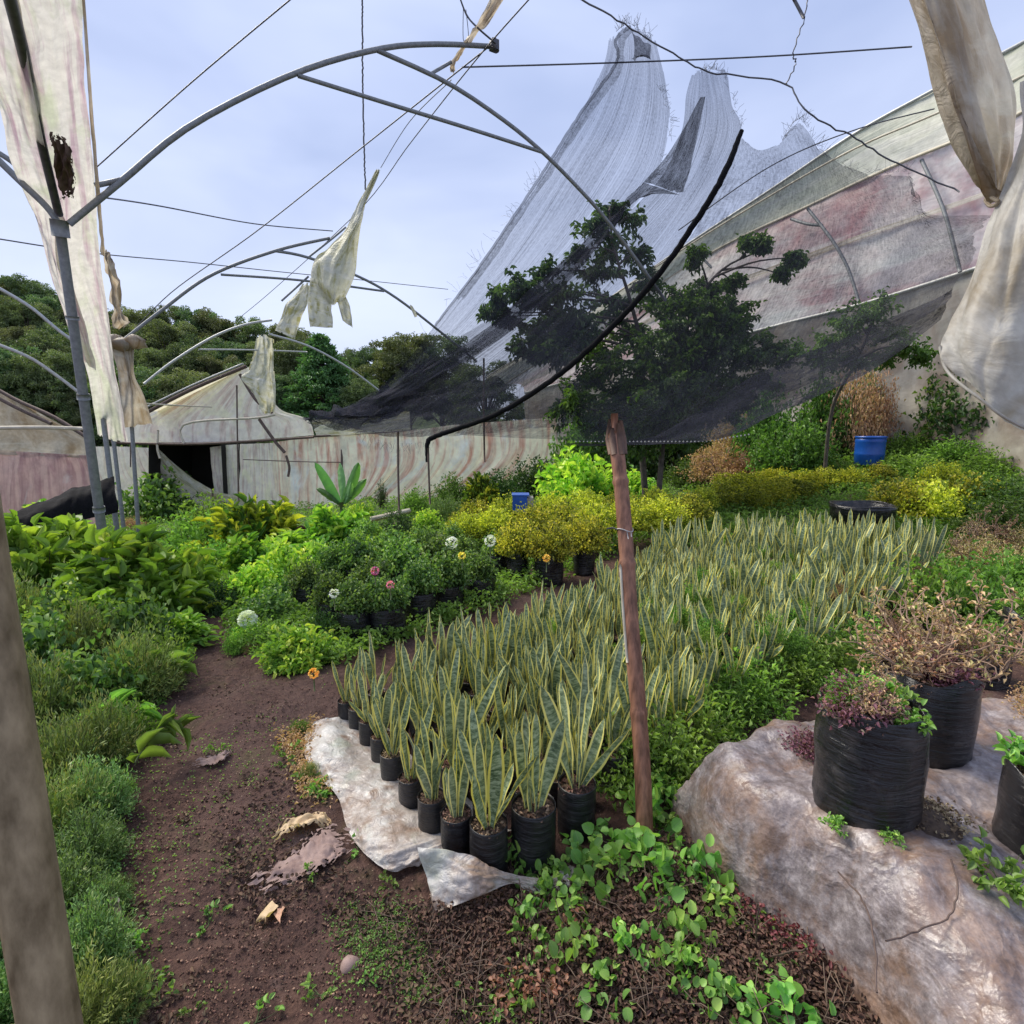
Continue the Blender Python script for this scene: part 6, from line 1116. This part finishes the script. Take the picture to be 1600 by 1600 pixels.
# --- stuff: ground cover, litter
def cover(name, label, poly, n, mat, ll, lw, tm, hgt, per=4, seed=0, avoid=(), clump=2.5, cat='ground cover', scale_d=.0, tilt=.5, thr=-.5):
    p, d, g = sample(poly, n, seed, avoid); keep = np.zeros(len(p), bool) if not len(p) else fbm(p[:, 0]*clump, p[:, 1]*clump, seed, 3)*2 > thr; p, d = p[keep], d[keep]
    if not len(p): print('EMPTY', name); return
    O = np.repeat(p, per, 0); k = np.repeat(1+scale_d*d, per); mb = MB(); hz = hgt*k*(.4+1.2*np.clip(fbm(O[:, 0]*3, O[:, 1]*3, seed+4, 3)+.5, 0, 1))
    O = O+g.normal(0, .03, O.shape)*[1, 1, 0]*k[:, None]; O[:, 2] = HF(O[:, 0], O[:, 1])+g.uniform(0, 1, len(O))**1.3*hz
    r = np.clip(.5+fbm(O[:, 0]*1.7, O[:, 1]*1.7, seed+9, 3)*1.2+g.uniform(-.25, .25, len(O)), 0, 1)
    leaves(mb, O, g.normal(0, 1, O.shape)*[1, 1, tilt]+[0, 0, .35], ll*k*g.uniform(.6, 1.2, len(O)), lw*k, tm, r, g=g); tag(mb.build(name, M[mat]), label, cat, kind='stuff')
allp = [(-60, 690), (150, 700), (400, 785), (700, 770), (1000, 700), (1700, 640), (1700, 960), (1430, 900), (1000, 850), (760, 960), (640, 1000), (540, 1040), (360, 1010), (345, 930), (290, 930), (270, 1030), (-60, 1040)]
cover('ground_cover', 'low green weeds and grass carpeting the ground between the shrubs', allp, 30000, 'L_weed', .03, .012, 'small', .09, 4, 1, (), scale_d=.10)
cover('hedge_floor', 'low undergrowth between the hedge clumps left of the path', [(-60, 1030), (270, 1030), (240, 1100), (185, 1180), (185, 1290), (180, 1640), (-60, 1640)], 9000, 'L_mid', .016, .008, 'small', .05, 3, 15)
cover('grass', 'darker grass blades below the plastic wall and around the beds', [(-60, 720), (1700, 690), (1700, 860), (1000, 850), (600, 900), (300, 900), (-60, 900)], 9000, 'L_mid', .09, .006, 'needle', .05, 5, 2, (), scale_d=.06, tilt=1.2)
cover('pale_ground_cover', 'pale yellow-green seedling mat in the tray left of the black tub', [(1110, 800), (1115, 775), (1200, 765), (1290, 768), (1260, 790), (1190, 805)], 6000, 'L_yellow', .045, .02, 'small', .35, 4, 3)
cover('orange_ground_cover', 'orange-tinted dry weeds between the croton and the banana plant', [(430, 850), (540, 825), (560, 850), (470, 880)], 1200, 'L_litter', .05, .012, 'small', .1, 4, 4, scale_d=.1)
bank = [(640, 1440), (760, 1400), (900, 1385), (1030, 1300), (1075, 1330), (1120, 1385), (1200, 1450), (1290, 1520), (1370, 1620), (1380, 1660), (690, 1660), (700, 1540)]
cover('leaf_litter', 'brown fallen leaves and crumbs covering the bank under the stake', bank, 9000, 'L_litter', .016, .009, 'oval', .03, 2, 5, cat='leaf litter', tilt=.4)
cover('red_litter', 'reddish trailing leaves over the brown bank', [(700, 1500), (760, 1440), (860, 1420), (930, 1450), (900, 1560), (720, 1580)], 1300, 'L_red', .018, .012, 'oval', .06, 2, 6, cat='leaf litter', thr=-.1)
cover('red_litter', 'red leaf fringe along the lower edge of the covered bed', [(1110, 1370), (1130, 1380), (1210, 1440), (1300, 1500), (1290, 1520), (1190, 1470)], 260, 'L_red', .014, .009, 'oval', .05, 2, 7, cat='leaf litter')
cover('path_crumbs', 'tan crumbs and broken leaf bits strewn over the path', PATH, 4200, 'L_litter', .008, .005, 'small', .004, 2, 8, cat='leaf litter', tilt=.2, thr=-.1)
cover('path_litter', 'dead leaf fragments gathered in drifts on the path', PATH, 2600, 'L_litter', .018, .011, 'oval', .008, 2, 18, cat='leaf litter', tilt=.25, thr=.12, clump=3.5)
cover('path_greens', 'sparse tiny green sprouts dotting the path and its edges', PATH, 1500, 'L_weed', .010, .006, 'small', .01, 3, 19, tilt=.4, thr=.22, clump=3.)
cover('bank_greens', 'small green seedlings and clover-like leaves patching the brown bank', bank, 1500, 'L_weed', .018, .011, 'oval', .03, 3, 23, tilt=.4, thr=.12, clump=4.)
cover('moss_weeds', 'fine yellowish weeds at the torn edge of the bed and path', [(440, 1150), (500, 1130), (520, 1250), (480, 1250)], 700, 'L_dry', .02, .006, 'small', .04, 3, 9)
cover('moss', 'thin mossy green film of tiny plants on the path near the bottom', [(520, 1420), (620, 1410), (690, 1500), (640, 1560), (540, 1480)], 1500, 'L_mid', .008, .005, 'small', .003, 2, 12, tilt=.2, thr=0)
p, d, g = sample(bank, 170, 77); mb = MB()
for q in p:
    a_ = g.uniform(0, 6.28); L_ = g.uniform(.04, .16); e = np.array([math.cos(a_)*L_, math.sin(a_)*L_, g.uniform(.0, .08)]); mb.tube([q+[0, 0, .01], q+e*.5+g.normal(0, .012, 3)+[0, 0, .015], q+e+[0, 0, .01]], .0014, 4, cap=False)
tag(mb.build('twig_litter', M['stem_brown']), 'tangle of thin dry stems over the brown bank', 'twigs', kind='stuff')
p, d, g = sample([(630, 1400), (690, 1430), (800, 1420), (760, 1600), (690, 1600), (640, 1480), (560, 1460)], 70, 78); mb = MB()
for q in p:
    a_ = g.uniform(0, 6.28); L_ = g.uniform(.04, .12); e = np.array([math.cos(a_)*L_, math.sin(a_)*L_, g.uniform(.0, .03)]); mb.tube([q+[0, 0, .008], q+e*.5+g.normal(0, .01, 3)+[0, 0, .012], q+e+[0, 0, .008]], .0012, 4, cap=False)
tag(mb.build('straw_litter', M['stem_brown']), 'straw and dry roots at the border of path and bank', 'straw', kind='stuff')
p, d, g = sample(PATH+[], 2500, 79); mb = MB(); TB = (np.array([[0, 0, 1], [1, 0, 0], [0, 1, 0], [-1, 0, 0], [0, -1, 0], [0, 0, -1.]]), np.array([[0, 1, 2], [0, 2, 3], [0, 3, 4], [0, 4, 1], [5, 2, 1], [5, 3, 2], [5, 4, 3], [5, 1, 4]]))
s = g.uniform(.002, .007, len(p))[:, None]; a_ = unit(g.normal(0, 1, (len(p), 3))); b_ = unit(np.cross(a_, g.normal(0, 1, (len(p), 3)))); c_ = np.cross(a_, b_); O = p.copy(); O[:, 2] = HF(O[:, 0], O[:, 1])+.002
mb.inst(TB, O, a_*s, b_*s*.8, c_*s*.6, g.uniform(0, 1, len(p))); tag(mb.build('pebbles', M['chips']), 'small soil crumbs and grit on the path', 'grit', kind='stuff')
for o in list(PROTO.values())+list(TP.values()):
    for q in o: bpy.data.objects.remove(q)
